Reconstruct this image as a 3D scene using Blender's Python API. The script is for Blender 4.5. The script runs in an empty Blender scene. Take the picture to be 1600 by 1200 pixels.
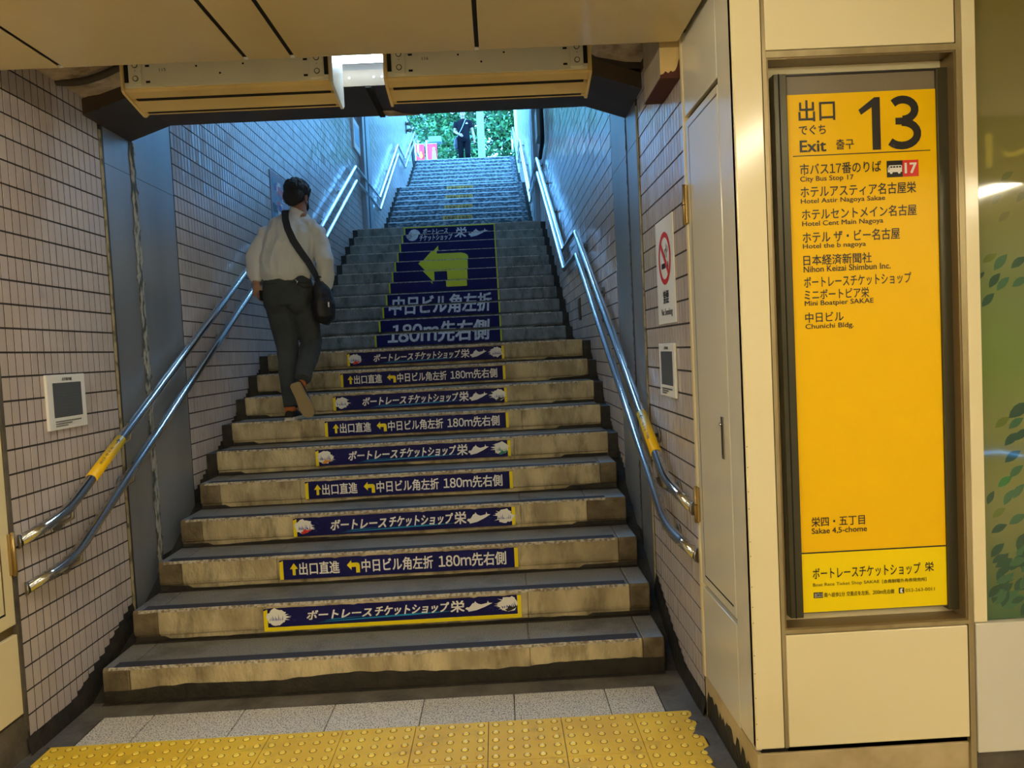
import bpy, bmesh, math, random
from mathutils import Vector, Matrix, noise
random.seed(7)
SC = bpy.context.scene
COL = SC.collection
# ---------------------------------------------------------------- camera
cam = bpy.data.objects.new('camera', bpy.data.cameras.new('camera'))
COL.objects.link(cam)
_r = Vector((0.9986, -0.0199, -0.0498)); _f = Vector((0.0177, 0.9988, -0.0455)).normalized()
_r = (_r - _f * _r.dot(_f)).normalized(); _u = _r.cross(_f)
M4 = Matrix.Identity(4)
for i in range(3):
    M4[i][0] = _r[i]; M4[i][1] = _u[i]; M4[i][2] = -_f[i]
M4.translation = Vector((1.8977, -3.4195, 1.5369))
cam.matrix_world = M4
cam.data.sensor_width = 36.0; cam.data.lens = 1165.48 / 1600 * 36
cam.data.clip_start = 0.05; cam.data.clip_end = 300
SC.camera = cam
# ---------------------------------------------------------------- sky, view
SKY = (0.12, 0.44, 1.0); SKY_S = 20.0
TUBE_HALL = 100.0; TUBE_STAIR = 34.0; FILL_CEIL = 75.0
WARM = (1.0, 0.90, 0.66)
w = bpy.data.worlds.new('overcast_sky'); SC.world = w; w.use_nodes = True
nt = w.node_tree
bg = nt.nodes['Background']; bg.inputs[0].default_value = (*SKY, 1); bg.inputs[1].default_value = SKY_S
SC.view_settings.view_transform = 'Standard'; SC.view_settings.look = 'None'
SC.view_settings.exposure = 0.0; SC.view_settings.gamma = 1.0; SC.view_settings.use_curve_mapping = False
# ---------------------------------------------------------------- materials
def mat(name, col, rough=0.5, metal=0.0, col2=None, scale=8.0, detail=4.0, lo=0.35, hi=0.65, bump=0.0, bscale=None,
        stretch=(1, 1, 1), spec=0.5, emit=None, estr=0.0, trans=0.0, coat=0.0):
    m = bpy.data.materials.new(name); m.use_nodes = True
    n = m.node_tree; b = n.nodes['Principled BSDF']
    b.inputs['Base Color'].default_value = (*col, 1); b.inputs['Roughness'].default_value = rough
    b.inputs['Metallic'].default_value = metal; b.inputs['Specular IOR Level'].default_value = spec
    b.inputs['Coat Weight'].default_value = coat
    if emit: b.inputs['Emission Color'].default_value = (*emit, 1); b.inputs['Emission Strength'].default_value = estr
    if trans: b.inputs['Transmission Weight'].default_value = trans
    tc = None
    if col2 is not None or bump:
        tc = n.nodes.new('ShaderNodeNewGeometry'); mp = n.nodes.new('ShaderNodeMapping')
        mp.inputs['Scale'].default_value = stretch
        n.links.new(tc.outputs['Position'], mp.inputs['Vector'])
    if col2 is not None:
        t = n.nodes.new('ShaderNodeTexNoise'); t.inputs['Scale'].default_value = scale; t.inputs['Detail'].default_value = detail
        n.links.new(mp.outputs[0], t.inputs['Vector'])
        r = n.nodes.new('ShaderNodeValToRGB')
        r.color_ramp.elements[0].position = lo; r.color_ramp.elements[1].position = hi
        r.color_ramp.elements[0].color = (*col, 1); r.color_ramp.elements[1].color = (*col2, 1)
        n.links.new(t.outputs['Fac'], r.inputs[0]); n.links.new(r.outputs[0], b.inputs['Base Color'])
    if bump:
        t = n.nodes.new('ShaderNodeTexNoise'); t.inputs['Scale'].default_value = bscale or scale * 3; t.inputs['Detail'].default_value = 3
        n.links.new(mp.outputs[0], t.inputs['Vector'])
        k = n.nodes.new('ShaderNodeBump'); k.inputs['Strength'].default_value = bump; k.inputs['Distance'].default_value = 0.01
        n.links.new(t.outputs['Fac'], k.inputs['Height']); n.links.new(k.outputs[0], b.inputs['Normal'])
    return m

def mix_noise(m, col, scale, lo, hi, stretch=(1, 1, 1), fac=1.0, seed=0.0):
    """a further stain layer over whatever feeds the base colour"""
    n = m.node_tree; b = n.nodes['Principled BSDF']; s = b.inputs['Base Color']
    mx = n.nodes.new('ShaderNodeMix'); mx.data_type = 'RGBA'
    if s.is_linked: n.links.new(s.links[0].from_socket, mx.inputs['A'])
    else: mx.inputs['A'].default_value = s.default_value
    mx.inputs['B'].default_value = (*col, 1)
    g = n.nodes.new('ShaderNodeNewGeometry'); mp = n.nodes.new('ShaderNodeMapping'); mp.inputs['Scale'].default_value = stretch
    mp.inputs['Location'].default_value = (seed, seed * .7, seed * 1.3)
    n.links.new(g.outputs['Position'], mp.inputs[0])
    t = n.nodes.new('ShaderNodeTexNoise'); t.inputs['Scale'].default_value = scale; t.inputs['Detail'].default_value = 6
    t.inputs['Roughness'].default_value = 0.65
    n.links.new(mp.outputs[0], t.inputs['Vector'])
    r = n.nodes.new('ShaderNodeMapRange'); r.inputs['From Min'].default_value = lo; r.inputs['From Max'].default_value = hi
    r.inputs['To Max'].default_value = fac
    n.links.new(t.outputs['Fac'], r.inputs['Value']); n.links.new(r.outputs[0], mx.inputs['Factor'])
    n.links.new(mx.outputs['Result'], s)
    return m

def vary(m, amt):
    """per-piece tone from the object's own random number"""
    n = m.node_tree; b = n.nodes['Principled BSDF']; s = b.inputs['Base Color']
    oi = n.nodes.new('ShaderNodeObjectInfo'); r = n.nodes.new('ShaderNodeMapRange')
    r.inputs['To Min'].default_value = 1 - amt; r.inputs['To Max'].default_value = 1 + amt
    n.links.new(oi.outputs['Random'], r.inputs[0])
    h = n.nodes.new('ShaderNodeHueSaturation')
    if s.is_linked: n.links.new(s.links[0].from_socket, h.inputs['Color'])
    else: h.inputs['Color'].default_value = s.default_value
    n.links.new(r.outputs[0], h.inputs['Value']); n.links.new(h.outputs[0], s)
    return m

TILE = mat('glazed_tile', (0.51, 0.44, 0.41), 0.17, col2=(0.55, 0.48, 0.45), scale=9, spec=0.6)
mix_noise(TILE, (0.16, 0.11, 0.08), 5, 0.60, 0.85, (1, 1, 0.5), 0.5)
TILE_S = TILE.copy(); TILE_S.name = 'glazed_tile_single'; vary(TILE_S, 0.05)
GROUT = mat('dark_grout', (0.035, 0.026, 0.022), 0.9)
STEEL = mat('brushed_steel_panel', (0.35, 0.36, 0.37), 0.36, 0.5, col2=(0.29, 0.30, 0.30), scale=3, stretch=(1, 1, .3))
SEAL = mat('cracked_sealant', (0.07, 0.07, 0.055), 0.9, col2=(0.40, 0.37, 0.29), scale=34, lo=.42, hi=.55, bump=.8, stretch=(1, 1, .35))
SEALC = mat('yellowed_sealant', (0.34, 0.28, 0.15), 0.8, col2=(0.12, 0.10, 0.05), scale=20, lo=.5, hi=.7, bump=.5)
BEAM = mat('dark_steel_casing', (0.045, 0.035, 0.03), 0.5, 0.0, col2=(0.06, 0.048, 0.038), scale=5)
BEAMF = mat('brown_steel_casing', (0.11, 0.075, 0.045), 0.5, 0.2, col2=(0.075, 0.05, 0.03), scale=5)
CONC = mat('rough_concrete', (0.48, 0.36, 0.24), 0.95, col2=(0.70, 0.58, 0.42), scale=9, bump=1.0, bscale=24)
mix_noise(CONC, (0.09, 0.06, 0.04), 6, 0.5, 0.7, fac=.8, seed=4)
CEIL = mat('cream_ceiling_panel', (0.63, 0.50, 0.25), 0.22, col2=(0.67, 0.54, 0.28), scale=2, spec=.5, coat=.2)
BLACK = mat('black_gap', (0.006, 0.005, 0.004), 0.9)
CREAM = mat('cream_enamel_panel', (0.84, 0.73, 0.44), 0.16, col2=(0.86, 0.75, 0.47), scale=2, spec=.5, bump=.02, bscale=40)
CREAMW = mat('pale_enamel_panel', (0.70, 0.66, 0.55), 0.15, col2=(0.73, 0.69, 0.58), scale=2, spec=.6, bump=.02, bscale=40)
FRAMEM = mat('weathered_bronze_frame', (0.30, 0.23, 0.11), 0.4, 0.5, col2=(0.42, 0.34, 0.18), scale=12, stretch=(1, 1, .2))
NICHE = mat('niche_return_metal', (0.20, 0.14, 0.06), 0.35, 0.4)
OLIVE = mat('olive_aluminium', (0.055, 0.048, 0.022), 0.35, 0.4)
YEL = mat('sign_yellow', (0.97, 0.57, 0.0), 0.35, spec=.2)
YEL2 = mat('sign_bright_yellow', (1.0, 0.74, 0.0), 0.35, spec=.2)
SGREY = mat('sign_grey_header', (0.20, 0.16, 0.10), 0.4)
INK = mat('black_ink', (0.012, 0.008, 0.006), 0.4)
RED = mat('sign_red', (0.72, 0.03, 0.02), 0.35)
WHITE = mat('white_print', (0.86, 0.84, 0.78), 0.45)
NAVY = mat('navy_vinyl', (0.008, 0.008, 0.072), 0.5, col2=(0.010, 0.010, 0.095), scale=6, spec=.15)
SYEL = mat('vinyl_yellow', (0.90, 0.72, 0.0), 0.35)
LYEL = mat('vinyl_lemon', (0.66, 0.66, 0.0), 0.35)
CYAN = mat('vinyl_cyan', (0.0, 0.26, 0.50), 0.35)
LBLUE = mat('print_blue', (0.06, 0.09, 0.36), 0.4)
GREYP = mat('plaque_grey', (0.09, 0.10, 0.11), 0.35)
SCUFF = mat('scuffed_white_print', (0.70, 0.72, 0.76), 0.5, col2=(0.36, 0.38, 0.45), scale=40, lo=.5, hi=.75)
ORANGE = mat('print_orange', (0.8, 0.3, 0.03), 0.4)
GREENP = mat('print_green', (0.03, 0.25, 0.12), 0.4)
CHROME = mat('polished_stainless', (0.62, 0.64, 0.66), 0.14, 1.0)
CHROMED = mat('dull_stainless', (0.30, 0.27, 0.22), 0.4, 0.9)
BRASS = mat('brass_hinge', (0.42, 0.30, 0.12), 0.35, 0.8)
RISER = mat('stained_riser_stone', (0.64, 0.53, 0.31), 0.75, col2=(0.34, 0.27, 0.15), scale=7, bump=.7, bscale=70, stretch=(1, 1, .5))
mix_noise(RISER, (0.07, 0.05, 0.025), 9, 0.50, 0.74, (1.2, 1, .35), .8, 3)
mix_noise(RISER, (0.52, 0.44, 0.28), 120, 0.62, 0.72, fac=.5, seed=9)
TREAD = mat('granite_tread', (0.27, 0.25, 0.22), 0.5, col2=(0.15, 0.14, 0.12), scale=150, lo=.4, hi=.6, bump=.2, bscale=200)
mix_noise(TREAD, (0.055, 0.048, 0.036), 3.5, 0.50, 0.72, fac=.8, seed=2)
ENDST = mat('grimy_end_stone', (0.20, 0.15, 0.08), 0.8, col2=(0.09, 0.065, 0.03), scale=10, bump=.6, bscale=60)
NEDGEW = mat('pale_nosing_edge', (0.42, 0.42, 0.40), 0.8)
UPST = mat('greyed_upper_stone', (0.30, 0.29, 0.25), 0.6, col2=(0.15, 0.15, 0.13), scale=9, bump=.5, bscale=60, stretch=(1, 1, .6))  # greyer than the lower risers: the upper flights' cooler light put into the colour
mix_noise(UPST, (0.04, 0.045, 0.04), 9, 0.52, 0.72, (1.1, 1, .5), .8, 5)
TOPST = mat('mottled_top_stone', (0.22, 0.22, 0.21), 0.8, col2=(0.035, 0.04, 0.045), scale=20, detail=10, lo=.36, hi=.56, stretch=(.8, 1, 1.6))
NOSE = mat('anti_slip_strip', (0.040, 0.035, 0.038), 0.8, spec=.25)
NEDGE = mat('worn_nosing_edge', (0.60, 0.54, 0.42), 0.6, col2=(0.22, 0.17, 0.11), scale=60, lo=.42, hi=.62, bump=.8)
GUT = mat('wet_grime', (0.012, 0.010, 0.007), 0.6, col2=(0.03, 0.024, 0.014), scale=14, bump=.6)
CEM = mat('dark_cement', (0.085, 0.070, 0.052), 0.7, col2=(0.14, 0.12, 0.09), scale=7, bump=.5, bscale=50)
mix_noise(CEM, (0.02, 0.016, 0.012), 4, 0.5, 0.7, fac=.7, seed=6)
SPECK = mat('speckled_white_paving', (0.66, 0.60, 0.50), 0.75, col2=(0.17, 0.14, 0.11), scale=170, lo=.50, hi=.62, detail=2)
vary(SPECK, 0.05)
TAC = mat('tactile_yellow', (0.86, 0.56, 0.015), 0.6, col2=(0.76, 0.46, 0.01), scale=5)
mix_noise(TAC, (0.25, 0.14, 0.02), 7, 0.55, 0.8, fac=.7, seed=1); vary(TAC, .05)
TACD = mat('tactile_dot_yellow', (1.0, 0.76, 0.10), 0.4, col2=(0.95, 0.66, 0.05), scale=5)
TACR = mat('dot_dark_ring', (0.16, 0.085, 0.01), 0.8)  # darker ring around each raised dot
BASEST = mat('beige_plinth_stone', (0.56, 0.44, 0.24), 0.5, col2=(0.40, 0.30, 0.15), scale=8, lo=.4, hi=.7)
ACW = mat('unit_grey_cream', (0.80, 0.76, 0.58), 0.4, col2=(0.76, 0.72, 0.54), scale=4)
ACY = mat('unit_yellowed_plastic', (0.80, 0.60, 0.25), 0.35, col2=(0.74, 0.54, 0.21), scale=5)
ACP = mat('unit_tube_lit_side', (0.62, 0.64, 0.62), 0.4)  # paler end cap: the neighbouring tube's light put into the colour
TUBEW = mat('stair_fluorescent', (1, 1, 1), 0.4, emit=(0.60, 0.82, 1.0), estr=TUBE_STAIR)
FILLS = mat('stair_fill_glow', (1, 1, 1), 0.4, emit=(0.32, 0.62, 1.0), estr=FILL_CEIL)  # emission of the added fill lamps over the stairs
TUBEH = mat('hall_fluorescent', (1, 1, 1), 0.4, emit=WARM, estr=TUBE_HALL)
FIXW = mat('white_fixture_steel', (0.75, 0.75, 0.75), 0.4)
WOODY = mat('torn_cream_paint', (0.80, 0.58, 0.24), 0.5, col2=(0.70, 0.50, 0.2), scale=6)
RUST = mat('red_primer_board', (0.085, 0.02, 0.008), 0.6)
CABLE = mat('grey_conduit', (0.07, 0.055, 0.04), 0.6)
# ---------------------------------------------------------------- helpers
def link(name, me, m=None, parent=None, loc=None):
    o = bpy.data.objects.new(name, me); COL.objects.link(o)
    if m is not None and me is not None and hasattr(me, 'materials') and len(me.materials) == 0:
        for x in (m if isinstance(m, (list, tuple)) else [m]): me.materials.append(x)
    if parent: o.parent = parent
    if loc: o.location = loc
    return o
def tag(o, label=None, cat=None, group=None, kind=None):
    for k, v in (('label', label), ('category', cat), ('group', group), ('kind', kind)):
        if v: o[k] = v
    return o
def thing(name, label, cat, loc=(0, 0, 0), group=None, kind=None):
    return tag(link(name, None, loc=loc), label, cat, group, kind)
def wloc(p):
    v = Vector((0, 0, 0))
    while p: v += p.location; p = p.parent
    return v
def mesh(name, vs, fs, m=None, parent=None, smooth=False, mi=None):
    me = bpy.data.meshes.new(name); me.from_pydata([tuple(v) for v in vs], [], fs); me.update()
    if smooth: me.polygons.foreach_set('use_smooth', [True] * len(me.polygons))
    if mi: me.polygons.foreach_set('material_index', mi)
    o = link(name, me, m, parent)
    if parent: o.location = -wloc(parent)
    return o
BOXF = [(0, 3, 2, 1), (4, 5, 6, 7), (0, 1, 5, 4), (1, 2, 6, 5), (2, 3, 7, 6), (3, 0, 4, 7)]
def boxv(x0, x1, y0, y1, z0, z1):
    return [(x0, y0, z0), (x1, y0, z0), (x1, y1, z0), (x0, y1, z0), (x0, y0, z1), (x1, y0, z1), (x1, y1, z1), (x0, y1, z1)]
def box(name, x0, x1, y0, y1, z0, z1, m, parent=None, bev=0.0, seg=2):
    if bev:
        bm = bmesh.new(); vs = [bm.verts.new(v) for v in boxv(x0, x1, y0, y1, z0, z1)]
        for f in BOXF: bm.faces.new([vs[i] for i in f])
        bmesh.ops.bevel(bm, geom=bm.edges[:], offset=bev, segments=seg, affect='EDGES', profile=.5)
        me = bpy.data.meshes.new(name); bm.to_mesh(me); bm.free()
        o = link(name, me, m, parent)
    else:
        o = mesh(name, boxv(x0, x1, y0, y1, z0, z1), BOXF, m, parent); return o
    if parent: o.location = -wloc(parent)
    return o
class MB:
    def __init__(s): s.v = []; s.f = []; s.mi = []
    def box(s, *a, mi=0):
        b = len(s.v); s.v += boxv(*a); s.f += [tuple(b + i for i in f) for f in BOXF]; s.mi += [mi] * 6; return s
    def poly(s, pts, mi=0):
        b = len(s.v); s.v += [tuple(p) for p in pts]; s.f.append(tuple(range(b, b + len(pts)))); s.mi.append(mi); return s
    def build(s, name, m, parent=None, smooth=False):
        return mesh(name, s.v, s.f, m, parent, smooth, s.mi)
def prism_x(name, prof, x0, x1, m, parent=None, mi=None):
    """profile [(y,z)...] counter-clockwise seen from +X, extruded along X"""
    n = len(prof); vs = [(x0, y, z) for y, z in prof] + [(x1, y, z) for y, z in prof]
    fs = [tuple(range(n - 1, -1, -1)), tuple(range(n, 2 * n))] + [(i, (i + 1) % n, n + (i + 1) % n, n + i) for i in range(n)]
    return mesh(name, vs, fs, m, parent, mi=mi)
def prism(name, O, U, V, N, pts, depth, m, parent=None, mi=None):
    """flat outline pts (u,v) on frame O,U,V pushed back by depth along -N"""
    O, U, V, N = map(Vector, (O, U, V, N)); n = len(pts)
    vs = [O + U * a + V * b for a, b in pts] + [O + U * a + V * b - N * depth for a, b in pts]
    fs = [tuple(range(n)), tuple(range(2 * n - 1, n - 1, -1))] + [(i, n + i, n + (i + 1) % n, (i + 1) % n) for i in range(n)]
    return mesh(name, vs, fs, m, parent)
def flat(name, fr, pts, m, parent=None, off=0.0006):
    O, U, V, N = fr
    return mesh(name, [O + U * a + V * b + N * off for a, b in pts], [tuple(range(len(pts)))], m, parent)
def flats(name, fr, polys, m, parent=None, off=0.0006, mis=None):
    O, U, V, N = fr; mb = MB()
    for k, pts in enumerate(polys): mb.poly([O + U * a + V * b + N * (off + k * 2e-5) for a, b in pts], mis[k] if mis else 0)
    return mb.build(name, m, parent)
def circ(cx, cy, rx, ry=None, n=24, a0=0.0, a1=2 * math.pi):
    ry = ry or rx
    return [(cx + rx * math.cos(a0 + (a1 - a0) * i / n), cy + ry * math.sin(a0 + (a1 - a0) * i / n)) for i in range(n)]
def textmesh(body, bold=0.0, shear=0.0, sx=1.0):
    cjk = any(ord(c) > 0x2fff for c in body)
    if cjk and any(c in '0123456789m' for c in body):      # digits drawn with the wide glyphs, set close
        vs, fs, x = [], [], 0.0
        em = textmesh1('口口', bold, 0)[0]; e1 = textmesh1('口', bold, 0)[0]
        adv = max(v[0] for v in em) - max(v[0] for v in e1)
        for c in body:
            if c == ' ': x += adv * .35; continue
            wide = c not in '0123456789m'
            cc = c if wide else chr(ord(c) + 0xfee0)
            v1, f1 = textmesh1(cc, bold, shear)
            if not v1: x += adv; continue
            a = min(v[0] for v in v1); b = max(v[0] for v in v1)
            if wide: off = x; step = adv
            else: off = x - a + adv * .04; step = b - a + adv * .09
            n0 = len(vs); vs += [(v[0] + off, v[1], 0) for v in v1]; fs += [tuple(n0 + i for i in f) for f in f1]; x += step
        return vs, fs
    return textmesh1(body, bold, shear)
def textmesh1(body, bold=0.0, shear=0.0):
    c = bpy.data.curves.new('t', 'FONT'); c.body = body; c.offset = bold; c.shear = shear; c.resolution_u = 3; c.size = 1.0
    c.dimensions = '2D'; c.fill_mode = 'FRONT'
    o = bpy.data.objects.new('t', c); COL.objects.link(o)
    dg = bpy.context.evaluated_depsgraph_get(); me = bpy.data.meshes.new_from_object(o.evaluated_get(dg))
    vs = [tuple(v.co) for v in me.vertices]; fs = [tuple(p.vertices) for p in me.polygons]
    bpy.data.objects.remove(o); bpy.data.curves.remove(c); bpy.data.meshes.remove(me)
    return vs, fs
_tc = {}
def lettering(fr, body, u0, u1, v0, v1, m, parent, bold=0.012, shear=0.0, off=0.0012, name='lettering', clip=None, fitw=True):
    """text fitted into the box u0..u1, v0..v1 of a frame; clip=(v_lo, v_hi) keeps one band, its v measured from v_lo"""
    key = (body, bold, shear)
    if key not in _tc:                                   # weight by close shifted copies: an offset outline breaks dense characters
        a_, f_ = textmesh(body, 0.0, shear); vs = []; fs = []
        for dx, dy in (((-1, -1), (1, -1), (1, 1), (-1, 1)) if bold > .001 else ((0, 0),)):
            b_ = len(vs); vs += [(v[0] + dx * bold, v[1] + dy * bold * .8, b_ and .00012 * (b_ // len(a_))) for v in a_]; fs += [tuple(b_ + i for i in f) for f in f_]
        _tc[key] = (vs, fs)
    vs, fs = _tc[key]
    if not vs: return None
    xa = min(v[0] for v in vs); xb = max(v[0] for v in vs); ya = min(v[1] for v in vs); yb = max(v[1] for v in vs)
    sy = (v1 - v0) / (yb - ya); sx = (u1 - u0) / (xb - xa) if fitw else sy
    P = [(u0 + (x - xa) * sx, v0 + (y - ya) * sy, z_) for x, y, z_ in vs]
    return flatfaces(fr, P, fs, m, parent, off, name, clip)
def flatfaces(fr, P, fs, m, parent, off, name, clip=None):
    O, U, V, N = fr; dv = 0.0
    if clip:
        bm = bmesh.new(); bv = [bm.verts.new(p_) for p_ in P]
        for f in fs:
            try: bm.faces.new([bv[i] for i in f])
            except ValueError: pass
        for co, no in (((0, clip[0], 0), (0, -1, 0)), ((0, clip[1], 0), (0, 1, 0))):
            bmesh.ops.bisect_plane(bm, geom=bm.verts[:] + bm.edges[:] + bm.faces[:], plane_co=co, plane_no=no, clear_outer=True)
        bm.verts.index_update(); P = [tuple(v.co) for v in bm.verts]; fs = [tuple(v.index for v in f.verts) for f in bm.faces]
        bm.free(); dv = clip[0]
        if not fs: return None
    return mesh(name, [O + U * a + V * (b - dv) + N * (off + c) for a, b, c in P], fs, m, parent)
FRONT = lambda x, y, z: (Vector((x, y, z)), Vector((1, 0, 0)), Vector((0, 0, 1)), Vector((0, -1, 0)))
LEFTW = lambda x, y, z: (Vector((x, y, z)), Vector((0, 1, 0)), Vector((0, 0, 1)), Vector((1, 0, 0)))
RIGHTW = lambda x, y, z: (Vector((x, y, z)), Vector((0, -1, 0)), Vector((0, 0, 1)), Vector((-1, 0, 0)))
def tube(name, pts, r, m, parent=None, n=12, cap=True):
    pts = [Vector(p) for p in pts]; vs = []; fs = []; prev = None
    for i, p in enumerate(pts):
        t = (pts[min(i + 1, len(pts) - 1)] - pts[max(i - 1, 0)]).normalized()
        if prev is None:
            a = Vector((0, 0, 1)) if abs(t.z) < .9 else Vector((1, 0, 0)); s = t.cross(a).normalized()
        else: s = (prev - t * prev.dot(t)).normalized()
        prev = s; q = t.cross(s); rr = r[i] if isinstance(r, (list, tuple)) else r
        if 0 < i < len(pts) - 1:
            c = (pts[i + 1] - pts[i]).normalized().dot((pts[i] - pts[i - 1]).normalized())
        for k in range(n):
            a = 2 * math.pi * k / n; vs.append(p + (s * math.cos(a) + q * math.sin(a)) * rr)
    for i in range(len(pts) - 1):
        for k in range(n):
            fs.append((i * n + k, i * n + (k + 1) % n, (i + 1) * n + (k + 1) % n, (i + 1) * n + k))
    if cap: fs += [tuple(range(n - 1, -1, -1)), tuple((len(pts) - 1) * n + k for k in range(n))]
    o = mesh(name, vs, fs, m, parent)
    o.data.polygons.foreach_set('use_smooth', [len(f) == 4 for f in fs]); return o
def rounded(pts, rad, seg=6):
    """path with its corners rounded"""
    P = [Vector(p) for p in pts]; out = [P[0]]
    for i in range(1, len(P) - 1):
        a, b, c = P[i - 1], P[i], P[i + 1]; d1 = (a - b).normalized(); d2 = (c - b).normalized()
        rr = min(rad[i] if isinstance(rad, dict) and i in rad else (rad if not isinstance(rad, dict) else 0.03), (a - b).length * .45, (c - b).length * .45)
        p0 = b + d1 * rr; p2 = b + d2 * rr
        for k in range(seg + 1):
            t = k / seg; out.append(p0 * (1 - t) ** 2 + b * 2 * t * (1 - t) + p2 * t * t)
    out.append(P[-1]); return out
# ---------------------------------------------------------------- stair numbers
H = 0.16; D = 0.3102; W = 2.611
STEPS = []                                   # (y of riser, z top, tread end y, flight)
y = 0.0; z = 0.0
for fl, (n, y0) in enumerate(((10, 0.0), (11, 10 * D + 1.115), (11, 9.60), (10, 14.0))):
    for k in range(n):
        yy = y0 + k * D; z += H
        STEPS.append([yy, z, yy + D, fl])
for i in range(len(STEPS) - 1): STEPS[i][2] = STEPS[i + 1][0]
STEPS[-1][2] = 19.0
ZTOP = STEPS[-1][1]
XL, XR = -0.07, 2.68
def floor_z(yv):
    zz = 0.0
    for s in STEPS:
        if yv >= s[0]: zz = s[1]
    return zz
def slope_z(yv):                             # nosing line, flat over landings
    if yv < 0: return 0.0
    pts = [(0, H)]
    for a, b in ((0, 9), (10, 20), (21, 31), (32, 41)):
        pts += [(STEPS[a][0], STEPS[a][1]), (STEPS[b][0], STEPS[b][1])]
    pts.append((30, ZTOP))
    for (ya, za), (yb, zb) in zip(pts, pts[1:]):
        if yv <= yb: return za if yb == ya else za + (zb - za) * (yv - ya) / (yb - ya)
    return ZTOP
# ================================================================ SETTING
# ---- floor
fl = thing('floor', 'concourse floor with grey cement, speckled slabs and yellow tactile paving', 'floor', kind='structure')
box('floor_slab', -6, 8, -7.6, 0.02, -0.12, -0.012, CEM, fl)
box('cement_border', XL - .02, XR + .02, -0.145, 0.0, -0.012, 0.0, CEM, fl)
box('cement_border', XL - .02, 0.072, -0.395, -0.145, -0.012, 0.0, CEM, fl)
box('cement_border', 2.528, XR + .02, -0.395, -0.145, -0.012, 0.0, CEM, fl)
xs = [0.076, 0.30, 0.70, 1.10, 1.495, 1.895, 2.30, 2.525]
for a, b in zip(xs, xs[1:]):
    box('paving_slab', a + .002, b - .002, -0.383, -0.149, -0.012, 0.001, SPECK, fl, bev=.0015, seg=1)
def tactile_mesh(wd, dp, cut=0):
    mb = MB(); mb.box(0.0015, wd - .0015, 0.0015, dp - .0015, -0.012, 0.002)
    nx = int(round(wd / .06)); ny = int(round(dp / .06))
    for i in range(nx):
        for j in range(ny):
            cx = .03 + .06 * i; cy = .03 + .06 * j; n = 12
            for (r0, r1, z0, z1, mi) in ((.0155, .0120, .0022, .0023, 2), (.0122, .0085, .0023, .0065, 1)):
                b = len(mb.v)
                for r_, z_ in ((r0, z0), (r1, z1)):
                    mb.v += [(cx + r_ * math.cos(2 * math.pi * k / n), cy + r_ * math.sin(2 * math.pi * k / n), z_) for k in range(n)]
                mb.f += [(b + k, b + (k + 1) % n, b + n + (k + 1) % n, b + n + k) for k in range(n)]; mb.mi += [mi] * n
                mb.f.append(tuple(b + n + k for k in range(n))); mb.mi.append(mi)
    me = bpy.data.meshes.new('tactile_tile'); me.from_pydata(mb.v, [], mb.f); me.update()
    me.polygons.foreach_set('material_index', mb.mi)
    for x in (TAC, TACD, TACR): me.materials.append(x)
    return me
tm = tactile_mesh(.3, .3); tmh = tactile_mesh(.24, .3)
for row in range(4):
    yb = -0.387 - .3 * (row + 1)
    for k in range(9):
        x0 = -0.015 + .3 * k - (0 if k else 0)
        last = (k == 8)
        o = link('tactile_tile', tmh if last else tm, None, fl); o.location = (x0, yb, random.uniform(-.0004, .0006))
box('cement_border', 2.632, 2.78, -1.6, -0.387, -0.012, 0.0, CEM, fl)
box('cement_border', -0.16, -0.017, -1.6, -0.387, -0.012, 0.0, CEM, fl)
# jagged cement smears over the tile ends
mb = MB()
for sx, base in ((1, 2.66), (-1, -0.05)):
    yv = -0.38
    pts = []
    while yv > -1.6:
        pts.append((base - sx * random.uniform(.015, .075) - (0 if sx > 0 else 0), yv)); yv -= random.uniform(.015, .04)
    for (xa, ya), (xb, yb) in zip(pts, pts[1:]):
        mb.poly([(xa, ya, .0028), (base + sx * .06, ya, .0028), (base + sx * .06, yb, .0028), (xb, yb, .0028)][::(1 if sx < 0 else 1)])
mb.build('cement_smear', CEM, fl)
for i in range(-10, 14):
    for j in range(-9, -3):
        if j * .8 > -2: continue
        box('paving_slab', i * .6, i * .6 + .594, j * .8, j * .8 + .794, -0.012, 0.0, SPECK, fl)
for i in range(-10, 14):
    a = i * .6
    if a + .6 <= -.17 or a >= 2.8: box('paving_slab', a, a + .594, -2.4, -1.62, -0.012, 0.0, SPECK, fl); box('paving_slab', a, a + .594, -1.61, -1.06, -0.012, 0.0, SPECK, fl)
# ---- ceiling of the hall
ce = thing('ceiling', 'low cream panelled ceiling over the concourse', 'ceiling', kind='structure')
CX = [-5.0, -0.42, 0.289, 0.994, 1.172, 1.879, 2.668]
for a, b in zip(CX[1:], CX[2:]):
    box('ceiling_panel', a + .008, b - .008, -4.4, -0.48, 2.70, 2.706, CEIL, ce, bev=.002, seg=1)
    box('ceiling_panel', a + .006, b - .006, -7.6, -4.412, 2.70, 2.722, CEIL, ce)
box('ceiling_panel', -6, CX[1] - .006, -7.6, -1.06, 2.70, 2.722, CEIL, ce)
for k in range(7): box('ceiling_panel', 2.68 + .76 * k, 2.68 + .76 * k + .75, -7.6, -1.06, 2.70, 2.722, CEIL, ce)
for x in CX[2:6]: box('joint_gap', x - .02, x + .02, -4.4, -0.490, 2.7065, 2.712, BLACK, ce)
for x in CX[2:6]: box('joint_clip', x - .008, x + .008, -0.494, -0.478, 2.701, 2.7062, FIXW, ce)
box('ceiling_void', -6, 8, -7.6, -0.49, 2.74, 2.80, BLACK, ce)
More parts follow.
